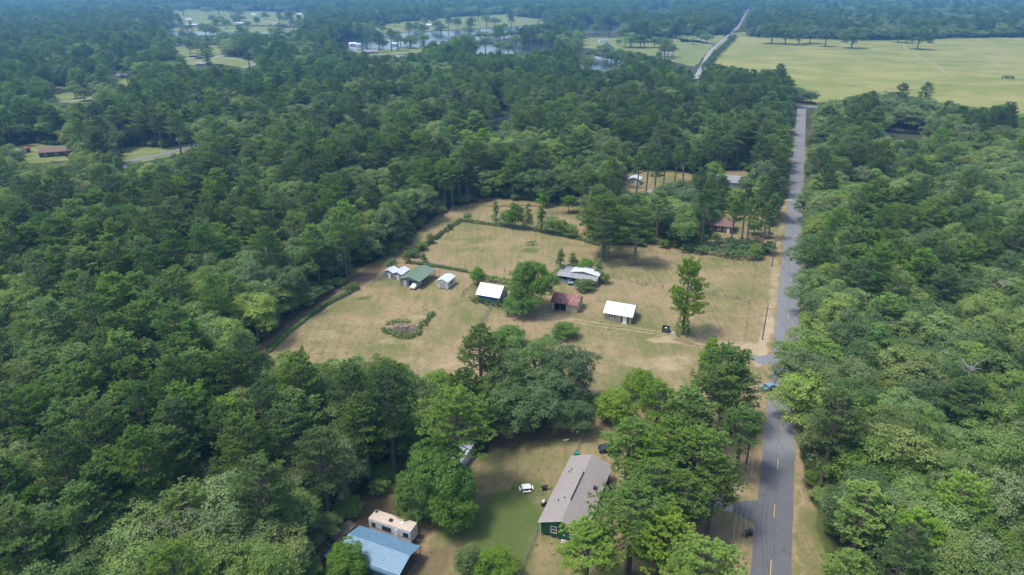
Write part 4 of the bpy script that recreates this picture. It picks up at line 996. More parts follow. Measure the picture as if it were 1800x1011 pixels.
vehicle(at(1003, 497), CA+math.pi+.3, M['carblue'], 'pale vehicle stored inside the grey pole barn')
vehicle(at(1070, 793), CA+2.0, M['cardark'], 'dark car half hidden by the pines right of the green house')
vehicle(at(1583, 251), .2, M['carwhite'], 'white car in the yard beyond the right wood, near the blue canopy')
for i, (px, py, k, lab) in enumerate(((441, 40, 'carwhite', 'white car on the far street, leftmost of three'), (476, 44, 'cardark', 'dark car in the middle of the far street'), (455, 37, 'carwhite', 'white car behind the others on the far street'), (739, 49, 'cardark', 'dark car in front of the wide lake house'), (1207, 70, 'cardark', 'dark car by the country road lawn'))):
    vehicle(at(px, py), i*.8, M[k], lab, group='cars far off by the houses')
# two small vehicles / mower by dark ground
t = empty('lawn_mower', at(659, 852), 1.0, 'small dark lawn mower in the shade at the wood edge', 'lawn mower')
MB().box(-.8, .8, -.45, .45, .25, .6).build('body', M['red'], t, .08); MB().box(-.5, 0, -.25, .25, .61, .95).build('seat', M['black'], t, .05)
for x_ in (-.6, .6):
    for s_ in (-1, 1): MB().tube((x_, s_*.46, .25), (x_, s_*.62, .25), .25, .25, 10).build('wheel', M['rubber'], t)
# ---------------------------------------------------------------- poles and wires
def pole(loc, h, label, transformer=False):
    t = empty('utility_pole', loc, YAW, label, 'utility pole', 'utility poles along the road'); MB().tube((0, 0, -.2), (0, 0, h), .17, .11, 9).build('pole', M['polewood'], t)
    MB().box(-.9, .9, -.06, .06, h-1.2, h-1.08).build('crossarm', M['polewood'], t)
    for x_ in (-.8, 0, .8):
        z = h if x_ == 0 else h-1.08; MB().tube((x_, 0, z), (x_, 0, z+.22), .07, .05, 7).build('insulator', M['steel'], t)
    if transformer: MB().tube((.38, 0, h-2.6), (.38, 0, h-1.6), .26, .26, 12).build('transformer', M['roofpale'], t)
PP = [at(1311.7, 815.6), at(1340, 597)]; dv = np.array(PP[1])-np.array(PP[0])
PA = [tuple(np.array(PP[0])-dv), PP[0], PP[1], tuple(np.array(PP[1])+dv), tuple(np.array(PP[1])+2*dv), tuple(np.array(PP[1])+3*dv)]
PLAB = [None, 'utility pole with pale transformer above the lower driveway', 'bare dark utility pole in the grass verge beside the field', 'utility pole in the verge beyond the hedge end', 'utility pole in the verge halfway to the junction', 'utility pole in the verge nearest the road junction']
for i, (q, lb) in enumerate(zip(PA, PLAB)):
    if lb: pole(q, 10.4, lb, i == 1)
wi = 0
SP = ['nearest the camera, below the transformer pole', 'between the transformer pole and the bare pole', 'running on from the bare pole past the hedge end', 'beyond the hedge end', 'near the junction']
for i in range(5):
    for j, (off, z0) in enumerate(((0, 10.6), (-.8, 9.5), (.8, 9.5))):
        a_ = np.array(PA[i])+rv*off; b2 = np.array(PA[i+1])+rv*off
        pts = [(a_[0]+(b2[0]-a_[0])*k/12, a_[1]+(b2[1]-a_[1])*k/12, z0-4*1.1*(k/12)*(1-k/12)) for k in range(13)]
        tag(MB().path(pts, [.014]*13, 4).build('power_line', M['steel']), ('top', 'left', 'right')[j]+' overhead wire '+SP[i], 'wire', 'overhead wires along the road')
# ---------------------------------------------------------------- fences
def fence(name, pxs, label, spacing, hgt, mat, rails=2, mesh=None, post=.07, cat='fence', sag=False):
    pts = [np.array(at(*q)) for q in pxs]; t = empty(name, tuple(pts[0]), 0, label, cat); o = pts[0]
    posts = []; 
    for a_, b2 in zip(pts[:-1], pts[1:]):
        L = np.hypot(*(b2-a_)); k = max(1, round(L/spacing))
        posts += [a_+(b2-a_)*i/k for i in range(k)]
    posts.append(pts[-1]); rr = random.Random(len(label))
    for q in posts[:100]:
        x_, y_ = q-o; MB().tube((x_, y_, -.1), (x_+rr.uniform(-.05, .05), y_+rr.uniform(-.05, .05), hgt+.12), post, post*.9, 6).build('post', mat, t)
    rm = MB()
    for a_, b2 in zip(posts[:-1], posts[1:]):
        a_ = a_-o; b2 = b2-o
        for r_ in range(rails):
            z = hgt*(r_+1)/rails-.05; wr = .009 if name == 'wire_fence' else .045 if not mesh else .02; rm.tube((a_[0], a_[1], z+rr.uniform(-.04, .04)), (b2[0], b2[1], z+rr.uniform(-.04, .04)), wr, wr, 4)
    rm.build('rail', mat, t)
    if mesh:
        wm = MB()
        for a_, b2 in zip(posts[:-1], posts[1:]):
            a_ = a_-o; b2 = b2-o; L = np.hypot(*(b2-a_)); k = int(L/mesh)
            for i in range(1, k): q = a_+(b2-a_)*i/k; wm.box(q[0]-.012, q[0]+.012, q[1]-.012, q[1]+.012, .05, hgt-.06)
        if wm.v: wm.build('wire_mesh', M['steel'], t)
    return t
fence('rail_fence', [(1076,488),(1120,499),(1165,508)], 'dark wooden rail fence from the pole barn to the ivy-covered pine', 3.2, 1.25, M['wood'], 2, post=.1)
fence('rail_fence', [(1232,516),(1296,526),(1316.7,533)], 'dark wooden rail fence from the ivy-covered pine to the roadside wire fence', 3.2, 1.25, M['wood'], 3, post=.1)
fence('wire_fence', [(1330,462),(1318,531),(1307,604)], 'thin wire fence with steel posts along the verge side of the field', 3.6, 1.15, M['steel'], 4, post=.04)
fence('picket_fence', [(810.7,523),(833,501),(848,487)], 'grey picket fence left of the white-roofed barn', 1.9, 1.3, M['wood'], 2, .22, post=.07)
fence('wire_gate', [(854,538),(864,543.5),(845.5,565),(857,566)], 'bent wire fence panel standing alone on the grass below the barn hedge', 1.8, 1.3, M['steel'], 3, .25, post=.045)
fence('field_fence', [(470,621),(500,588),(560,545),(628,513)], 'overgrown grey wire fence beside the dirt track at the wood edge', 3.0, 1.35, M['polewood'], 3, .22, post=.09)
fence('board_fence', [(715.6,461),(760,468),(821.5,478.5)], 'low dark fence with creeper between green carport and small round tree', 2.4, 1.15, M['wood'], 3, .3)
fence('board_fence', [(722,450),(762,420),(806,391)], 'overgrown fence along the left side of the back paddock', 2.8, 1.15, M['wood'], 2, .6)
fence('board_fence', [(808,390),(870,398),(940,407),(1010,420),(1050,432)], 'dark fence under the hedgerow across the back of the paddock', 2.8, 1.2, M['wood'], 3, .35)
fence('chainlink_fence', [(1013,800),(1030,752)], 'chain-link fence running back from the far end of the green house', 2.4, 1.3, M['steel'], 3, .2, post=.05)
fence('chainlink_fence', [(945,932),(918,1000),(912,1022)], 'chain-link fence from the green house corner to the bottom edge', 2.4, 1.3, M['steel'], 3, .2, post=.05)
fence('chainlink_fence', [(575,945),(600,915),(622,888)], 'pale chain-link fence beside the flatbed trailer', 2.4, 1.5, M['steel'], 3, .2, post=.05)
t = fence('wire_fence', [(1140,444),(1200,452),(1325,466)], 'thin wire fence along the foot of the long hedge row', 3.2, 1.1, M['wood'], 3)
t = empty('privacy_fence', at(1594, 236), 0, 'long solid black fence across the yard beyond the right wood', 'fence')
a_ = np.array(at(1560, 234)); b2 = np.array(at(1640, 239)); o = np.array(at(1594, 236)); k = 12
for i in range(k): 
    p0 = a_+(b2-a_)*i/k-o; p1 = a_+(b2-a_)*(i+1)/k-o; MB().slab([(p0[0], p0[1], 0), (p1[0]-.05, p1[1], 0), (p1[0]-.05, p1[1]+.01, 1.9), (p0[0], p0[1]+.01, 1.9)], .05).build('panel', M['black'], t)
for i, (px, py, lab) in enumerate(((632.5, 511, 'short dark post by itself at the end of the dirt track'), (887, 478, 'thin wooden post in the paddock above the bright tree'))):
    o = MB().tube((0, 0, -.1), (0, 0, 1.7), .09, .08, 7).build('fence_post', M['polewood']); o.location = (*at(px, py), 0); tag(o, lab, 'post')
t = empty('rubbish_bin', at(472, 616), .4, 'black bin at the lower end of the dirt track', 'bin'); MB().box(-.55, .55, -.5, .5, 0, 1.2).build('body', M['black'], t, .05); MB().box(-.6, .6, -.55, .55, 1.21, 1.28).build('lid', M['black'], t)
#@@TREES
# ---------------------------------------------------------------- trees that stand apart (top of crown in the picture, height, crown radius)
rt = np.random.default_rng(77)
PL = [(x_, y_) for x_, y_ in []]
heroes = []
def hero(kind, tone, tx, ty, h, rr, label, k=0, base=None, cat='tree', group=None, young=False, lst=None):
    xy = at(*base) if base else at(tx, ty, h)
    lst = lst or (PINE if kind == 'pine' else (YOUNG if young else BROAD))
    nm = 'pine_tree' if kind == 'pine' else 'broadleaf_tree'
    o = place(nm, pick(lst, tone, k), xy, h, rr, rt.uniform(0, 6.28), label, 'pine' if kind == 'pine' else 'tree', group); heroes.append((xy[0], xy[1], rr)); return o
# yard and centre
hero('pine', 'pine_mid', 1116, 862, 17, 8.3, 'largest round pine crown covering the right side of the green house', 3)
hero('pine', 'pine_bright', 1165, 905, 15, 6.1, 'pine beside the largest round crown, towards the bottom edge', 0)
hero('pine', 'pine_bright', 1240, 962, 16, 6.8, 'round bright pine at the bottom edge beside the road bins', 1)
hero('pine', 'pine_mid', 1030, 930, 13, 5.6, 'low pine bough crown in front of the green house gable', 2)
hero('pine', 'pine_mid', 1148, 818, 17, 5.9, 'pine crown overhanging the far right corner of the green house', 1)
hero('pine', 'pine_mid', 1240, 758, 19, 6.3, 'pine with long bare trunk left of the lower driveway', 0)
hero('pine', 'pine_bright', 1180, 742, 18, 6.7, 'bright pine above the gravel drive in the roadside cluster', 3)
hero('pine', 'pine_mid', 1110, 742, 18, 5.6, 'pine above the far end of the green house', 2)
hero('pine', 'pine_dark', 1285, 612, 19, 6.8, 'tall dark pine leading the roadside cluster at the upper driveway', 0)
hero('pine', 'pine_mid', 1262, 650, 18, 6.1, 'mid green pine just below the leading dark one', 1)
hero('pine', 'pine_mid', 1304, 650, 15, 5.4, 'pine whose bough reaches over the blue car', 3)
hero('pine', 'pine_mid', 1215, 690, 18, 5.6, 'pine in the middle of the roadside cluster, left of the bough pine', 2)
hero('pine', 'pine_bright', 1160, 678, 17, 5.4, 'leftmost tall pine of the roadside cluster, against the open field', 1)
hero('pine', 'pine_mid', 1312, 720, 15, 5.1, 'pine hugging the road edge above the transformer pole', 0)
for i, (tx, ty, h, rr, lb) in enumerate(((1205,842,16,5.2,'pine filling the gap between the green house pines and the lower driveway'),(1150,770,17,5.0,'pine in the heart of the cluster above the gravel drive'),(1232,720,17,5.0,'pine right of the bright one, high in the roadside cluster'))):
    hero('pine', ['pine_mid','pine_bright'][i % 2], tx, ty, h, rr, lb, i)
hero('pine', 'pine_dark', 1190, 790, 14, 5.4, 'dark lower pine between the green house and the long-trunked pine', 2)
hero('pine', 'pine_mid', 1262, 805, 16, 5.4, 'pine standing over the gravel drive, right of the green house', 3)
hero('tree', 'lime', 1255, 594, 8, 3.6, 'yellow-green broad tree at the head of the roadside pines', 1, young=True)
hero('pine', 'pine_mid', 802, 692, 22, 7.6, 'tall near pine standing over the white canopy shed', 3)
hero('tree', 'fresh', 766, 782, 15, 6.2, 'bright green spreading tree over the camper trailer', 3, lst=LOW).children
hero('tree', 'fresh', 724, 830, 11, 3.6, 'left half of the bright green growth above the camper', 1, lst=LOW)
hero('tree', 'fresh', 795, 850, 10, 4.2, 'bright low crown at the right flank of the tree over the camper', 0, lst=LOW)
hero('pine', 'pine_mid', 846, 578, 20, 5.8, 'tall pine rising left of the great oaks at the field edge', 0)
hero('tree', 'oak_dark', 940, 588, 16, 7.4, 'great dark oak in the centre, topmost of the oak group', 3)
hero('tree', 'oak_dark', 1003, 612, 15, 7.0, 'great dark oak at the right end of the central oak group', 1)
hero('tree', 'oak_mid', 890, 618, 15, 6.6, 'great oak between the tall pine and the rest of the oak group', 0)
hero('tree', 'oak_dark', 965, 655, 13, 7.0, 'lower front oak of the central group, shading the lawn', 3)
hero('tree', 'oak_dark', 903, 680, 12, 5.8, 'front left oak of the central group beside the near pine', 2)
hero('tree', 'oak_dark', 1020, 700, 9, 3.4, 'small dark oak at the right front of the central group', 0)
hero('tree', 'lime', 770, 652, 7, 3.6, 'lime creeper-covered mound below the field edge, upper one', 0, lst=LOW)
hero('tree', 'lime', 742, 678, 7, 3.6, 'lime creeper-covered mound below the field edge, lower one', 2, lst=LOW)
hero('tree', 'lime', 1130, 652, 7.5, 4.4, 'vivid green creeper-covered tree left of the roadside pines', 2, lst=LOW)
hero('tree', 'lime', 1083, 688, 7, 4.8, 'vivid green bushy tree right of the central oaks', 2, lst=LOW)
hero('tree', 'fresh', 605, 958, 7, 3.4, 'leafy bright tree in front of the blue carport', 3, lst=LOW)
hero('tree', 'oak_mid', 822, 962, 5.5, 2.4, 'small mid green tree near the bottom edge, left of the yellow-green one', 2, lst=LOW)
hero('tree', 'lime', 872, 970, 6, 3.6, 'yellow-green tree at the bottom edge, left of the fence', 0, lst=LOW)
for i, (tx, ty, h, rr, tn, lb) in enumerate(((505,632,12,4.4,'oak_grey','pale grey-green oak at the lower corner of the field'),(560,640,12,5,'oak_olive','oak right of the pale corner oak at the field edge'),(610,632,13,5.4,'oak_olive','oak at the field edge, second right of the pale corner oak'),(665,626,14,5.6,'oak_olive','tallest oak of the row along the lower left field edge'),(700,650,12,4.6,'oak_mid','last oak of the lower left field edge, beside the lime mounds'),
   (640,690,13,5.4,'oak_mid','oak behind the front row, below the tallest field edge oak'),(580,700,14,5.4,'oak_grey','pale oak in the second row below the field edge'),(690,720,12,5,'oak_mid','oak left of the tall near pine, under the lime mounds'),(735,742,10,4.2,'oak_dark','dark oak tucked against the left side of the tall near pine'))):
    hero('tree', tn, tx, ty, h, rr, lb, i)
for i, (tx, ty, h, rr, tn, lb) in enumerate(((1420,575,15,6.6,'oak_mid','oak leaning over the road opposite the bare utility pole'),(1418,618,14,6.8,'oak_grey','pale oak overhanging the road opposite the upper driveway'),(1428,655,13,6.4,'oak_olive','oak overhanging the road opposite the blue car'),(1432,470,15,6.4,'oak_mid','oak overhanging the road opposite the rail fence'),(1430,415,15,6,'oak_dark','oak overhanging the road opposite the long hedge row'),(1425,330,14,6,'oak_dark','oak overhanging the road beyond the hedge row'))):
    hero('tree', tn, tx, ty, h, rr, lb, i)
# the farm
hero('pine', 'pine_bright', 1200, 468, 20, 5.9, 'lone two-tiered pine with ivy-clad trunk in the field', 0, lst=LONE, base=(1199, 588))
def ivy(root, h, r, seed, tone='fresh'):
    rng = np.random.default_rng(seed); k = int(h*26); z = rng.uniform(0, 1, k)**1.2*h; a_ = rng.uniform(0, 6.28, k); q = r*(1-.72*(z/h)**.8)*rng.uniform(.7, 1.05, k)
    C = np.stack([np.cos(a_)*q, np.sin(a_)*q, z+.2], 1); N = np.stack([np.cos(a_), np.sin(a_), np.full(k, .3)], 1)
    C = np.repeat(C, 9, 0)+rng.normal(0, .2, (k*9, 3)); V, F = leaves(C, np.repeat(N, 9, 0), .2, rng)
    meshobj('ivy', npmesh('ivy', V, F, LM[tone], fattr={'v': np.repeat(rng.uniform(0, 1, k), 9)}), root)
ivy(bpy.data.objects[[o.name for o in bpy.data.objects if o.get('label', '').startswith('lone two-tiered')][0]], 9.5, 2.3, 4)
hero('tree', 'fresh', 935, 451, 16.5, 7.4, 'big bright spreading tree between the white-roofed barn and the rusty shed', 0, base=(934, 546), lst=LOW)
hero('tree', 'fresh', 926, 470, 7.5, 4.6, 'lower bright growth at the left of the big spreading tree', 1, base=(912, 553), lst=LOW)
hero('tree', 'fresh', 836, 460, 6.2, 2.6, 'small round tree above the picket fence', 2, base=(840, 501), lst=LOW)
hero('tree', 'fresh', 745, 440, 3.6, 1.5, 'sapling by the creeper fence above the green carport', 1, base=(745, 461), young=True)
o1 = hero('pine', 'pine_mid', 1060, 330, 22, 10.5, 'wide pine with ivy-covered trunk, left of the two big paddock pines', 0, lst=BIGPINE, base=(1061, 455)); ivy(o1, 7, 3.0, 9, 'oak_dark')
hero('pine', 'pine_mid', 1114, 366, 20, 7.6, 'big pine with bare leaning trunk, right of the two big paddock pines', 1, base=(1115, 466))
for i, (bx_, by_, h, rr, tn, lb) in enumerate(((985,484,8.5,2.0,'oak_dark','narrow tree behind the left end of the pole barn'), (1006,482,7,1.8,'fresh','second tree behind the pole barn, over its raised roof'), (1030,485,6,2.2,'fresh','third tree behind the pole barn, low and round'), (1051,492,6.8,1.8,'oak_mid','narrow tree at the right end of the pole barn'), (1061,498,3.6,1.3,'oak_mid','bush against the right end wall of the pole barn'))):
    hero('tree', tn, 0, 0, h*1.1, rr*1.35, lb, i, base=(bx_, by_), young=i in (0, 1, 3))
hero('tree', 'oak_mid', 0, 0, 3.8, 3.2, 'round clipped shrub in front of the pole barn', 2, base=(1027, 510), lst=LOW)
hero('tree', 'fresh', 0, 0, 4.2, 3.6, 'wide green bush in the field below the drive', 2, base=(992, 592), lst=LOW); hero('tree', 'oak_mid', 0, 0, 4.6, 1.5, 'small dark tree beside the wide green bush', 1, base=(974, 604), young=True)
hero('tree', 'fresh', 0, 0, 5.5, 4.0, 'bright green bush at the field edge above the tall pine', 2, base=(898, 606), lst=LOW); hero('tree', 'fresh', 0, 0, 5, 3.4, 'bright bush to the left of the one above the tall pine', 0, base=(874, 612), lst=LOW)
hero('tree', 'oak_mid', 0, 0, 3.4, 1.0, 'thin sapling at the bottom left of the field', 1, base=(533, 628), young=True)
for i, (bx_, by_, h, rr, tn, yg) in enumerate(((872,394,7.5,1.9,'fresh',1),(890,398,6,2.2,'oak_mid',0),(906,401,8.5,2.6,'fresh',0),(928,404,8.8,2.0,'oak_mid',1),(952,407,8.2,2.4,'fresh',1),(970,411,6,2.4,'oak_mid',0),(988,413,5,2.0,'fresh',0),(1003,416,4,2.2,'oak_mid',0))):
    hero('tree', tn, 0, 0, h*1.25, rr*1.4, '%s tree from the left in the hedgerow behind the paddock' % ['first','second','third','fourth','fifth','sixth','seventh','eighth'][i], i, base=(bx_, by_), young=bool(yg), lst=None if yg else LOW, group='hedgerow trees')
hero('tree', 'oak_mid', 0, 0, 7, 3.0, 'small spreading tree behind the left end of the hedgerow', 1, base=(853, 352)); hero('tree', 'fresh', 0, 0, 7, 3.2, 'bright tree behind the middle of the hedgerow', 0, base=(955, 364)); hero('tree', 'fresh', 0, 0, 8, 3.6, 'bright tree behind the right end of the hedgerow', 1, base=(1000, 374))
for i, (bx_, by_, h, rr) in enumerate(((822,388,3.5,1.8),(790,404,2.8,1.2),(757,428,4.2,1.5),(742,440,3.6,2.2),(728,452,3.4,2.0),(714,462,4.6,1.5),(690,474,4,2.2))):
    hero('tree', ['oak_dark','oak_mid'][i % 2], 0, 0, h, rr, '%s bushy tree down the left paddock fence' % ['first','second','third','fourth','fifth','sixth','seventh'][i], i, base=(bx_, by_), group='bushy trees on the left paddock fence')
for i, (bx_, by_, h, rr, tn, lb) in enumerate(((1258,400,8,3.5,'oak_dark','dark round tree left of the cottage with faded red roof'),(1325,412,5,3,'oak_dark','dark bush between hedge row and roadside pines'),(1348,446,5,2.8,'oak_dark','dark bush at the roadside end of the hedge row'),(1180,420,11,5,'oak_dark','dark spreading tree at the left end of the hedge row'),(1215,415,9,4,'oak_mid','mid green tree behind the left of the hedge row'))):
    hero('tree', tn, 0, 0, h, rr, lb, i, base=(bx_, by_))
for i, (bx_, by_, h) in enumerate(((1284,432,17),(1304,420,19),(1312,436,18),(1336,448,18),(1350,420,17),(1262,388,18),(1330,392,19),(1362,392,18),(1240,398,18),(1225,372,18))):
    hero('pine', ['pine_mid','pine_dark'][i % 2], 0, 0, h, 3.6, '%s slender long-trunked pine behind the hedge row, counted nearest to farthest' % ['first','second','third','fourth','fifth','sixth','seventh','eighth','ninth','tenth'][i], 2, base=(bx_, by_), group='slender pines behind the hedge row')
for i, (bx_, by_, h) in enumerate(((1118,345,19),(1150,350,18),(1135,338,20),(1165,330,19),(1185,325,18),(1200,320,19),(1092,330,20),(1215,335,18))):
    hero('pine', ['pine_mid','pine_dark'][i % 2], 0, 0, h, 3.8, '%s tall bare-trunked pine by the pale shed behind the paddock' % ['first','second','third','fourth','fifth','sixth','seventh','eighth'][i], 2, base=(bx_, by_), group='bare-trunked pines by the pale shed')
FT = [(1356,77,34,19),(1380,78,31,16),(1403,79,27,14),(1423,77,29,16),(1450,82,27,15),(1496,85,31,17),(1612,87,32,18),(1592,76,27,15),(1578,75,25,13)]
for i, (bx_, by_, h, rr) in enumerate(FT):
    hero('tree', 'oak_dark', 0, 0, h, rr, '%s round tree from the left along the far side of the hay field' % ['first','second','third','fourth','fifth','sixth','rightmost','ninth','eighth'][i], 3+i, base=(bx_, by_), group='round trees on the hay field')
for i, (bx_, by_, rr) in enumerate(((1410,180,8),(1425,182,6),(1398,174,8))): hero('tree', 'oak_dark', 0, 0, 10, rr, '%s dark tree by the T junction at the edge of the hay field' % ['middle','right hand','left hand'][i], i, base=(bx_, by_))
hero('pine', 'pine_dark', 1374, 113, 22, 7, 'tall dark pine standing above the others near the T junction', 1); hero('pine', 'pine_dark', 1632, 146, 21, 6, 'dark pine poking into the hay field view, right wood', 3); hero('pine', 'pine_dark', 1590, 148, 19, 6, 'dark pine just left of the one poking into the hay field view', 1)
hero('pine', 'pine_bright', 1528, 862, 17, 5.4, 'bright open-crowned pine at the right verge near the bottom edge', 0); hero('pine', 'pine_bright', 1500, 975, 14, 4.4, 'pine at the bottom edge, right of the verge', 2)
hero('pine', 'pine_bright', 1620, 905, 16, 5, 'bright pine right of the open-crowned verge pine', 1); hero('pine', 'pine_bright', 1700, 838, 18, 5.2, 'pale bright pine deeper in the right wood near the bottom', 3)
hero('pine', 'pine_mid', 1478, 695, 21, 5.6, 'tall pine with visible dark trunk near the road in the right wood', 0)
# lake and lawn trees
LT = [(652,80,11,7),(668,80,12,6),(704,78,9,7),(722,78,10,7),(745,76,10,8),(775,58,12,10),(830,44,14,10),(870,44,12,10),(800,44,12,9),(960,44,13,10),(1015,88,13,8),(1108,84,16,12),(1125,84,15,11),(1150,84,12,7),(1165,84,12,9),(1088,80,7,4),(920,66,10,9),(935,64,10,9),(900,68,10,10),(885,68,9,9),(865,70,9,9),(845,70,10,9),(822,74,10,9),(950,70,11,9),(975,70,11,9),(990,72,11,9),(1208,64,9,5),(1228,66,10,6),(1190,62,12,6),(1218,78,7,5),(1060,98,10,8),(1075,108,9,8),(1040,104,9,7),(1085,104,10,8),
      (395,84,17,9),(420,92,20,7),(440,94,20,8),(455,88,19,8),(348,96,15,5),(335,94,14,5),(370,64,16,10),(362,60,14,9),(115,160,17,6),(142,166,17,5),(600,66,12,9),(575,64,12,9),(640,58,10,7),(398,50,14,9),(436,48,10,7)]
NR = ['lakeside', 'shore', 'lawn', 'clearing']
def ordw(i): return ['first','second','third','fourth','fifth','sixth','seventh','eighth','ninth','tenth','eleventh','twelfth','thirteenth','fourteenth','fifteenth','sixteenth','seventeenth','eighteenth','nineteenth','twentieth'][i] if i < 20 else str(i+1)+('st' if i % 10 == 0 else 'nd' if i % 10 == 1 else 'rd' if i % 10 == 2 else 'th')
LTs = sorted(LT)
for i, (bx_, by_, h, rr) in enumerate(LTs): hero('tree', ['oak_dark','oak_mid'][i % 2], 0, 0, h*1.4, rr*1.35, '%s from the left of the separate trees standing around lake, pond and far lawns' % ordw(i), i, base=(bx_, by_), group='trees around the lake and lawns')
for i, (bx_, by_, h, rr, tn, lb) in enumerate(((1252,330,13,5,'oak_mid','tree hiding the left end of the bungalow'),(1240,345,12,4.5,'oak_dark','dark tree in front of the bungalow garden, left side'),(1312,342,11,4,'oak_mid','tree at the right end of the bungalow, beside the road'),(1225,352,12,5,'oak_mid','broad tree between the bungalow and the two big pines'),(1190,352,10,4.5,'oak_dark','dark low tree left of the bungalow garden'),(1268,352,7,3,'oak_mid','small tree before the bungalow front'),(1165,372,13,6,'oak_grey','pale oak behind the big leaning-trunk pine'),(1200,385,14,6,'oak_dark','dark oak between the pale oak and the brown cottage'),(1235,372,13,5.5,'oak_mid','oak behind the slender pines, left of the cottage'))):
    hero('tree', tn, 0, 0, h, rr, lb, i, base=(bx_, by_))
# dead trees with bare limbs
def dead(px, py, h, seed, label, base=None):
    rng = np.random.default_rng(seed); t = empty('dead_tree', base or at(px, py, h), 0, label, 'dead tree', None)
    mb = MB(); mb.path([(0,0,-.2),(.2,0,h*.4),(-.1,.2,h*.75),(.1,.1,h)], [.24,.17,.09,.02], 7); mb.build('trunk', M['deadwood'], t)
    lb = MB()
    for i in range(26):
        z = h*rng.uniform(.4, .95); a_ = i*2.4; L = h*rng.uniform(.10, .22); d = np.array([math.cos(a_), math.sin(a_), rng.uniform(.2, .9)])
        p0 = np.array([0, 0, z]); p1 = p0+d*L*.5; p2 = p1+(d+rng.normal(0, .4, 3))*L*.5; lb.path([p0, p1, p2], [.06, .04, .012], 4)
        for _ in range(3): q = p0+(p1-p0)*rng.uniform(.3, 1); lb.path([q, q+rng.normal(0, 1, 3)*L*.2+d*L*.3], [.022, .008], 3)
    lb.build('bare_limbs', M['deadwood'], t)
dead(590, 405, 16, 1, 'bare grey dead tree at the wood edge left of the paddock'); dead(1480, 455, 15, 2, 'bare dead tree near the road in the right wood'); dead(1562, 285, 17, 3, 'pale leaning dead tree in the middle of the right wood'); dead(1768, 490, 15, 4, 'white bare treetop far to the right in the right wood')
for i, (px_, py_, h_) in enumerate(((250,180,18),(455,330,14),(1640,420,14),(1710,640,16),(190,520,14),(90,700,16),(1560,560,13),(700,250,17))):
    dead(px_, py_, h_, 40+i, '%s of the grey snags scattered in the woods, counted from the left' % ordw([2,3,6,7,1,0,5,4][i]))
# hedges and shrubs built as rows of leaf lobes
def hedge(name, pxs, r, h, tone, label, cat='hedge', seed=0, size=.2, dens=1.0, kind=None):
    rng = np.random.default_rng(seed+100); pts = [np.array(at(*q)) for q in pxs]; o = pts[0]; lb = []
    for a_, b2 in zip(pts[:-1], pts[1:]):
        L = np.hypot(*(b2-a_)); k = max(1, int(L/(r*.75)))
        for i in range(k):
            q = a_+(b2-a_)*(i+rng.uniform(0, 1))/k-o+rng.normal(0, r*.22, 2); rr = r*rng.uniform(.6, 1.15); lb.append(((q[0], q[1], h-rr*.9 if h > rr else h*.4), rr))
            if h > 2*r: lb.append(((q[0], q[1], h*.4), rr))
    V, F, A = lobes_crown(rng, lb, size, dens, .32); ob = meshobj(name, npmesh(name, V, F, LM[tone], fattr={'v': A})); ob.location = (o[0], o[1], 0)
    return tag(ob, label, cat, None, kind)
hedge('hedge', [(1200,443),(1260,449),(1331,460)], 2.0, 3.0, 'oak_dark', 'long dark green hedge row across the end of the paddock', seed=1)
hedge('hedge', [(826,529),(850,533),(884,541)], 1.1, 1.5, 'oak_dark', 'clipped dark hedge along the front of the white-roofed barn', seed=2)
hedge('shrub_row', [(852,492),(872,496),(893,500)], 1.1, 2.0, 'fresh', 'shrubs behind the white-roofed barn', 'shrubs', seed=3)
hedge('shrub', [(704,494),(708,497)], .8, 2.0, 'oak_mid', 'shrub at the front left post of the green carport', 'shrub', seed=4)
hedge('creeper', [(716,462),(765,469),(822,479)], .55, .9, 'oak_dark', 'creeper grown over the low fence above the green carport', 'creeper', seed=5)
hedge('creeper', [(712,458),(740,440),(765,420),(790,402),(810,388)], 1.0, 1.3, 'oak_dark', 'thick creeper along the left paddock fence', 'creeper', seed=6)
hedge('creeper', [(812,389),(870,397),(940,406),(1010,419),(1052,432)], .8, 1.1, 'oak_dark', 'creeper along the back paddock fence under the hedgerow', 'creeper', seed=7)
hedge('bramble', [(545,556),(575,536),(610,518),(626,508)], .6, 1.1, 'oak_mid', 'brambles on the wire fence at the top of the dirt track', 'brambles', seed=8)
hedge('bramble', [(472,620),(505,588),(545,556)], .32, .8, 'oak_mid', 'brambles on the wire fence at the bottom of the dirt track', 'brambles', seed=9, dens=.5)
hedge('shrub', [(606,515),(622,508)], 1.6, 2.6, 'oak_mid', 'leafy bush at the upper end of the dirt track fence', 'shrub', seed=12)
hedge('shrub_border', [(672,580),(690,588),(715,594),(736,588),(742,580)], 1.0, .9, 'oak_mid', 'low green shrubs curving in front of the brush pile', 'shrubs', seed=10)
hedge('shrub_border', [(680,570),(700,566),(716,568)], .8, .7, 'oak_mid', 'low green shrubs behind the brush pile', 'shrubs', seed=13)
hedge('shrub_border', [(738,577),(748,566),(762,551)], 1.0, 1.0, 'oak_mid', 'arm of low shrubs running up from the brush pile', 'shrubs', seed=11)
hedge('shrub', [(1062,560),(1064,559)], .7, 1.3, 'fresh', 'small bush at the left front corner of the white-roofed cabin', 'shrub', seed=14)
hedge('shrub', [(930,432),(945,430)], 1.3, 1.6, 'fresh', 'loose green shrub alone in the paddock', 'shrub', seed=15, dens=.6)
hedge('roadside_hedge', [(1237,126),(1250,110),(1266,92),(1279,80),(1291,68)], 4.5, 7, 'oak_dark', 'line of dark shrubs along the far country road', seed=16, size=.6, dens=.12)
hedge('shrub', [(1758,138),(1780,139)], 3, 2.2, 'oak_grey', 'grey-green scrub patch in the hay field at the right', 'shrub', seed=17, size=.5, dens=.3)
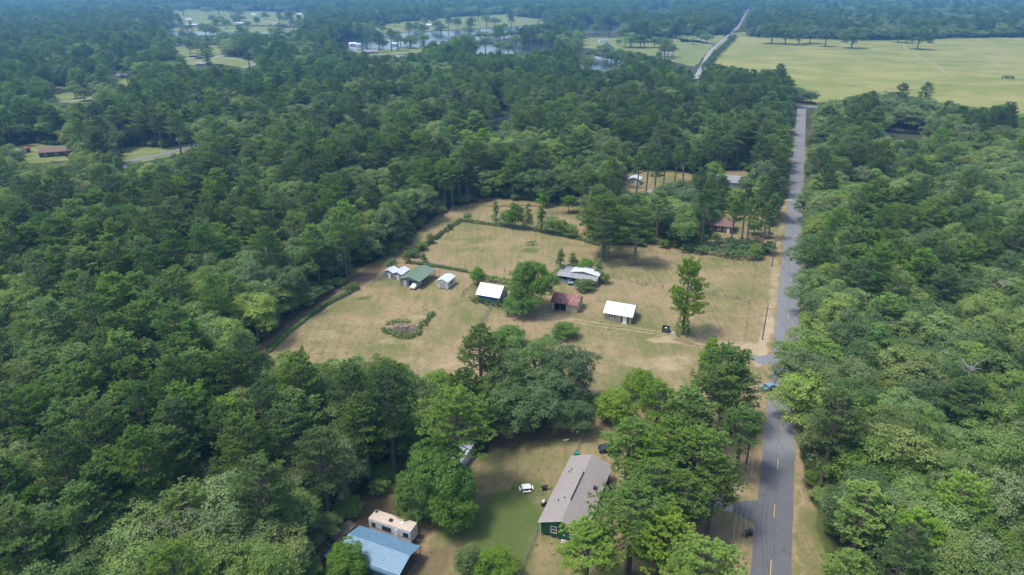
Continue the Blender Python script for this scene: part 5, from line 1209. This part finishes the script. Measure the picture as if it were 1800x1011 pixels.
# brush pile
t = empty('brush_pile', at(706, 580), 0, 'grey heap of dead branches ringed by low shrubs in the field', 'brush pile'); rng = np.random.default_rng(3); mb = MB()
for i in range(260):
    p_ = np.array([rng.normal(0, 2.3), rng.normal(0, 1.3), abs(rng.normal(.35, .25))]); d = rng.normal(0, 1, 3)*np.array([1, .8, .22]); L = rng.uniform(.8, 2.0); d /= np.linalg.norm(d); mb.path([p_-d*L/2, p_+rng.normal(0, .1, 3), p_+d*L/2], [.07, .05, .02], 4)
mb.build('branches', M['brush'], t); mb = MB()
for q in (((-.6,.2,.7),(1.6,.6,1.1)), ((.6,.4,.9),(1.9,-.2,1.2)), ((.4,.2,.9),(.9,1.3,1.6))): mb.path([q[0], q[1]], [.13, .06], 6)
mb.build('bleached_log', M['deadwood'], t)

# ---------------------------------------------------------------- the woods: positions
names = [k for k in CLEAR]
FARC = ('lawn1','lawn2','pond','lake','lake2','shore','shore2','cove','farpond','lawn3','lawn4','loop','lawn5','lawn6','lawn7','fartown')
ICLEAR = []
for k_, v in CLEAR.items():
    v = np.array(v, float); ICLEAR.append((k_ in FARC, v.mean(0)+(v-v.mean(0))*(.95 if k_ in FARC else 1)))
def accept(X, Y, Hh, Rr, near=True):
    ok = np.ones(len(X), bool); stray = (np.abs(np.sin(X*12.9898+Y*78.233)*43758.5453) % 1) < .025
    samp = [(0, 0, 1.0), (0, 0, .85), (0, 0, .6), (0, 0, .3), (0, 0, 0), (-.9, 0, .6), (.9, 0, .6), (-.8, 0, .3), (.8, 0, .3), (-.5, 0, .9), (.5, 0, .9)]
    for dx, dy, q in samp:
        px, py, Z = proj(X+dx*Rr, Y, Hh*q)
        for far_, P_ in ICLEAR: ok &= ~(inpoly(px, py, P_) & ~(far_ & stray))
    S_, D_ = to_rs(X, Y)
    ok &= ~((np.abs(D_) < 5.2) & (S_ > -60) & (S_ < sT+5))
    return ok
def grid(y0, y1, step, rng, margin=50):
    ys = np.arange(y0, y1, step*.87); out = []
    for j, y_ in enumerate(ys):
        hw = (y_*CT+CAMH*ST)/FPX*900*1.02+margin; xs = np.arange(-hw, hw, step)+(j % 2)*step/2
        out.append(np.stack([xs+rng.uniform(-.33, .33, len(xs))*step, np.full(len(xs), y_)+rng.uniform(-.33, .33, len(xs))*step], 1))
    return np.concatenate(out)
HR = np.array(heroes)
recs = []   # x, y, kind(0 pine,1 broad,2 young), proto index, h, r, rz
def field_noise(X, Y, s): return np.sin(X/s+1.3*np.sin(Y/s*.7+1))*np.cos(Y/s*1.1+.8*np.sin(X/s*.9))
for y0, y1, st_, ks, hs in ((50, 330, 6.5, 1.12, 1.0), (330, 800, 8.2, 1.32, 1.08), (800, 1900, 12, 1.9, 1.25), (1900, 5200, 24, 3.2, 1.4)):
    rng = np.random.default_rng(int(y0)); G = grid(y0, y1, st_, rng); X, Y = G.T; nN = len(X)
    fn = field_noise(X, Y, 38)*.5+field_noise(X+200, Y, 13)*.4+rng.normal(0, .35, nN)
    Sx, Dx = to_rs(X, Y); right = Dx > 0
    pine_ = fn > np.where(right, .45, np.where(X < -40, .10, -.12)); kind = np.where(pine_, 0, 1); yg = (~pine_) & (rng.random(nN) < .10) & ~right; kind[yg] = 2
    Hh = np.where(kind == 0, rng.uniform(15.5, 23.5, nN), np.where(kind == 1, rng.uniform(10, 18, nN), rng.uniform(10, 15, nN)))*hs
    Rr = np.where(kind == 0, rng.uniform(4.1, 5.7, nN), np.where(kind == 1, rng.uniform(4.2, 6.8, nN), rng.uniform(2.6, 3.6, nN)))*ks
    keep = accept(X, Y, Hh, Rr)
    if y0 == 50:
        # second chance with a lower crown next to clearings
        h2 = Hh*.62; r2 = Rr*.75; k2 = (~keep) & accept(X, Y, h2, r2); Hh = np.where(k2, h2, Hh); Rr = np.where(k2, r2, Rr); kind = np.where(k2, 1, kind); keep |= k2
        d = np.hypot(X[:, None]-HR[None, :, 0], Y[:, None]-HR[None, :, 1]); keep &= (d > HR[None, :, 2]*.62).all(1)
    X, Y, kind, Hh, Rr = [q[keep] for q in (X, Y, kind, Hh, Rr)]; fn2 = field_noise(X+90, Y+40, 30)*.6+rng.normal(0, .45, len(X))
    for i in range(len(X)):
        if kind[i] == 0: c = [j for j, p_ in enumerate(PINE) if p_[4] == ('pine_dark' if fn2[i] > .15 else 'pine_mid' if fn2[i] > -.95 else 'pine_bright')]
        elif kind[i] == 1:
            tn = 'oak_grey' if fn2[i] > .62 else 'oak_mid' if fn2[i] > .05 else 'oak_olive' if fn2[i] > -.45 else 'oak_dark'; c = [j for j, p_ in enumerate(BROAD) if p_[4] == tn]
        else: c = [j for j, p_ in enumerate(YOUNG) if p_[4] == ('lime' if fn2[i] > .9 else 'fresh' if fn2[i] > 0 else 'oak_mid')]
        recs.append((X[i], Y[i], int(kind[i]), c[rng.integers(len(c))], Hh[i], Rr[i], rng.uniform(0, 6.28)))
A_ = np.array(recs); px, py, Z = proj(A_[:, 0], A_[:, 1], A_[:, 4]*.8); rp = A_[:, 5]*FPX/Z
vis = (px > -rp*.6) & (px < 1800+rp*.6) & (py < 1011+rp) & (py > 0); size = A_[:, 5]*FPX/Z*np.where(vis, 1, 0)
single = np.zeros(len(A_), bool)
NP = sum(1 for o in col.objects if o.name.startswith('pine_tree')); NB = sum(1 for o in col.objects if o.name.startswith('broadleaf_tree'))
for ks_, budget in (((0,), 298-NP), ((1, 2), 298-NB)):
    q = np.where(np.isin(A_[:, 2], ks_) & vis)[0]; q = q[np.argsort(-(FPX/Z)[q])][:budget]; single[q] = True
LSTS = (PINE, BROAD, YOUNG); KN = ('pine', 'broad-crowned tree', 'pointed young tree')
S_, D_ = to_rs(A_[:, 0], A_[:, 1])
# label every single tree by its wood, its row and its place in that row
rows = {}
for i in np.where(single)[0]:
    side = 'R' if D_[i] > 0 else 'L'; band = int(S_[i]//12) if side == 'R' else int((py[i])//40); rows.setdefault((side, band), []).append(i)
bandsR = sorted({b for s_, b in rows if s_ == 'R'}); bandsL = sorted({b for s_, b in rows if s_ == 'L'}, reverse=True)
for (side, band), ids in rows.items():
    ids.sort(key=lambda i: (D_[i] if side == 'R' else px[i]))
    rk = (bandsR if side == 'R' else bandsL).index(band)
    for j, i in enumerate(ids):
        x_, y_, kd, pi, h, rr, rz = A_[i]; kd = int(kd); pr_ = LSTS[kd][int(pi)]; tw = TONEWORD[pr_[4]]
        if side == 'R': lab = '%s %s, %s in from the road, %s row up, in the right wood' % (tw, KN[kd], ordw(j), ordw(rk))
        else: lab = '%s %s, %s from the left, %s row up, in the left wood' % (tw, KN[kd], ordw(j), ordw(rk))
        place('pine_tree' if kd == 0 else 'broadleaf_tree', pr_, (x_, y_), h, rr, rz, lab, 'pine' if kd == 0 else 'tree', ('pines' if kd == 0 else 'broad-leaved trees')+(' of the right wood' if side == 'R' else ' of the left wood'))
# all the farther trees: two masses, instanced from the trees above
protoobj = {}
for o in list(col.objects):
    if o.type == 'MESH' and o.name.split('.')[0] in ('crown', 'trunk') and o.parent and o.data.name not in protoobj: protoobj[o.data.name] = o
def mass(name, label, cat, sel, lst, fallback):
    R_ = A_[sel]
    have = [j for j in range(len(lst)) if lst[j][0].name in protoobj and lst[j][1].name in protoobj]
    mp = {}
    for j in range(len(lst)):
        if j in have: mp[j] = have.index(j)
        else:
            same = [k for k in have if lst[k][4] == lst[j][4]] or have; mp[j] = have.index(same[j % len(same)])
    V = np.stack([R_[:, 0], R_[:, 1], np.zeros(len(R_))], 1); me = bpy.data.meshes.new(name); me.vertices.add(len(V)); me.vertices.foreach_set('co', V.astype(np.float32).ravel())
    pk = np.array([mp[int(j)] for j in R_[:, 3]]); H0 = np.array([l_[2] for l_ in lst])[R_[:, 3].astype(int)]; R0 = np.array([l_[3] for l_ in lst])[R_[:, 3].astype(int)]
    a_ = me.attributes.new('pick', 'INT', 'POINT'); a_.data.foreach_set('value', pk.astype(np.int32))
    a_ = me.attributes.new('rz', 'FLOAT_VECTOR', 'POINT'); a_.data.foreach_set('vector', np.stack([R_[:, 6]*0, R_[:, 6]*0, R_[:, 6]], 1).astype(np.float32).ravel())
    a_ = me.attributes.new('sc', 'FLOAT_VECTOR', 'POINT'); a_.data.foreach_set('vector', np.stack([R_[:, 5]/R0, R_[:, 5]/R0, R_[:, 4]/H0], 1).astype(np.float32).ravel())
    ob = tag(meshobj(name, me), label, cat, None, 'stuff')
    ng = bpy.data.node_groups.new(name, 'GeometryNodeTree'); ng.interface.new_socket('Geometry', in_out='INPUT', socket_type='NodeSocketGeometry'); ng.interface.new_socket('Geometry', in_out='OUTPUT', socket_type='NodeSocketGeometry')
    N = ng.nodes; Lk = ng.links; gi = N.new('NodeGroupInput'); go = N.new('NodeGroupOutput'); fin = N.new('GeometryNodeJoinGeometry')
    def named(nm, ty): q = N.new('GeometryNodeInputNamedAttribute'); q.data_type = ty; q.inputs[0].default_value = nm; return q.outputs[0]
    for part in (0, 1):
        jn = N.new('GeometryNodeJoinGeometry')
        for j in reversed(have):
            oi = N.new('GeometryNodeObjectInfo'); oi.inputs['Object'].default_value = protoobj[lst[j][part].name]; oi.inputs['As Instance'].default_value = True; oi.transform_space = 'ORIGINAL'; Lk.new(oi.outputs['Geometry'], jn.inputs[0])
        ip = N.new('GeometryNodeInstanceOnPoints'); Lk.new(gi.outputs[0], ip.inputs['Points']); Lk.new(jn.outputs[0], ip.inputs['Instance']); ip.inputs['Pick Instance'].default_value = True
        Lk.new(named('pick', 'INT'), ip.inputs['Instance Index']); Lk.new(named('rz', 'FLOAT_VECTOR'), ip.inputs['Rotation']); Lk.new(named('sc', 'FLOAT_VECTOR'), ip.inputs['Scale']); Lk.new(ip.outputs[0], fin.inputs[0])
    Lk.new(fin.outputs[0], go.inputs[0]); md = ob.modifiers.new('scatter', 'NODES'); md.node_group = ng; return ob
mass('distant_pines', 'mass of dark pines filling the woods out to the horizon', 'pine wood', (~single) & (A_[:, 2] == 0), PINE, 0)
mass('distant_broadleaf_wood', 'mass of rounded broad-leaved crowns filling the woods out to the horizon', 'wood', (~single) & (A_[:, 2] == 1), BROAD, 0)
mass('distant_young_trees', 'pointed bright young trees scattered through the far woods', 'young trees', (~single) & (A_[:, 2] == 2), YOUNG, 0)
# undergrowth between the trunks
rng = np.random.default_rng(31); G = grid(50, 420, 4.2, rng, 20); X, Y = G.T; k = accept(X, Y, np.full(len(X), 3.0), np.full(len(X), 2.0)); X, Y = X[k], Y[k]
recsU = [(X[i], Y[i], 1, int(rng.integers(len(BROAD))), rng.uniform(2.0, 5.0), rng.uniform(1.6, 2.8), rng.uniform(0, 6.28)) for i in range(len(X))]
A0 = A_; A_ = np.array(recsU); mass('undergrowth', 'leafy undergrowth and saplings on the forest floor', 'undergrowth', np.ones(len(A_), bool), BROAD, 0); A_ = A0
print('TREES', len(A_), single.sum(), 'undergrowth', len(recsU), NP, NB)
# ---------------------------------------------------------------- the air
hz = MB().box(-7000, 7000, -700, 9000, -1.0, 120).build('haze', None); tag(hz, kind='stuff'); hz['label'] = 'thin blue summer haze over the whole countryside'; hz['category'] = 'haze'
mh = bpy.data.materials.new('haze'); mh.use_nodes = True; n = mh.node_tree; n.nodes.remove(n.nodes['Principled BSDF']); pv = n.nodes.new('ShaderNodeVolumePrincipled')
pv.inputs['Color'].default_value = (.22, .58, 1, 1); pv.inputs['Density'].default_value = .00020; pv.inputs['Anisotropy'].default_value = .2
n.links.new(pv.outputs[0], n.nodes['Material Output'].inputs['Volume']); hz.data.materials.append(mh)
# tufts of weeds and taller grass that the mower missed
rng = np.random.default_rng(91); lb = []
for _ in range(1500):
    px_, py_ = rng.uniform(460, 1345), rng.uniform(350, 1010); x_, y_ = at(px_, py_)
    g_ = field_noise(np.array([x_]), np.array([y_]), 9)[0]
    if not (inpoly(np.array([px_]), np.array([py_]), np.array(CLEAR['field'], float))[0] or inpoly(np.array([px_]), np.array([py_]), np.array(CLEAR['yard'], float))[0]) or g_ < rng.uniform(-.2, .9): continue
    lb.append(((x_, y_, .02), rng.uniform(.16, .34)))
V, F, A = lobes_crown(rng, lb, .10, 9.0, .16, 7); V[:, 2] = np.abs(V[:, 2])*.7
tag(meshobj('weed_tufts', npmesh('weed_tufts', V, F, LM['oak_olive'], fattr={'v': A})), 'small tufts of weeds and longer grass over the mown field and yard', 'weeds', None, 'stuff')
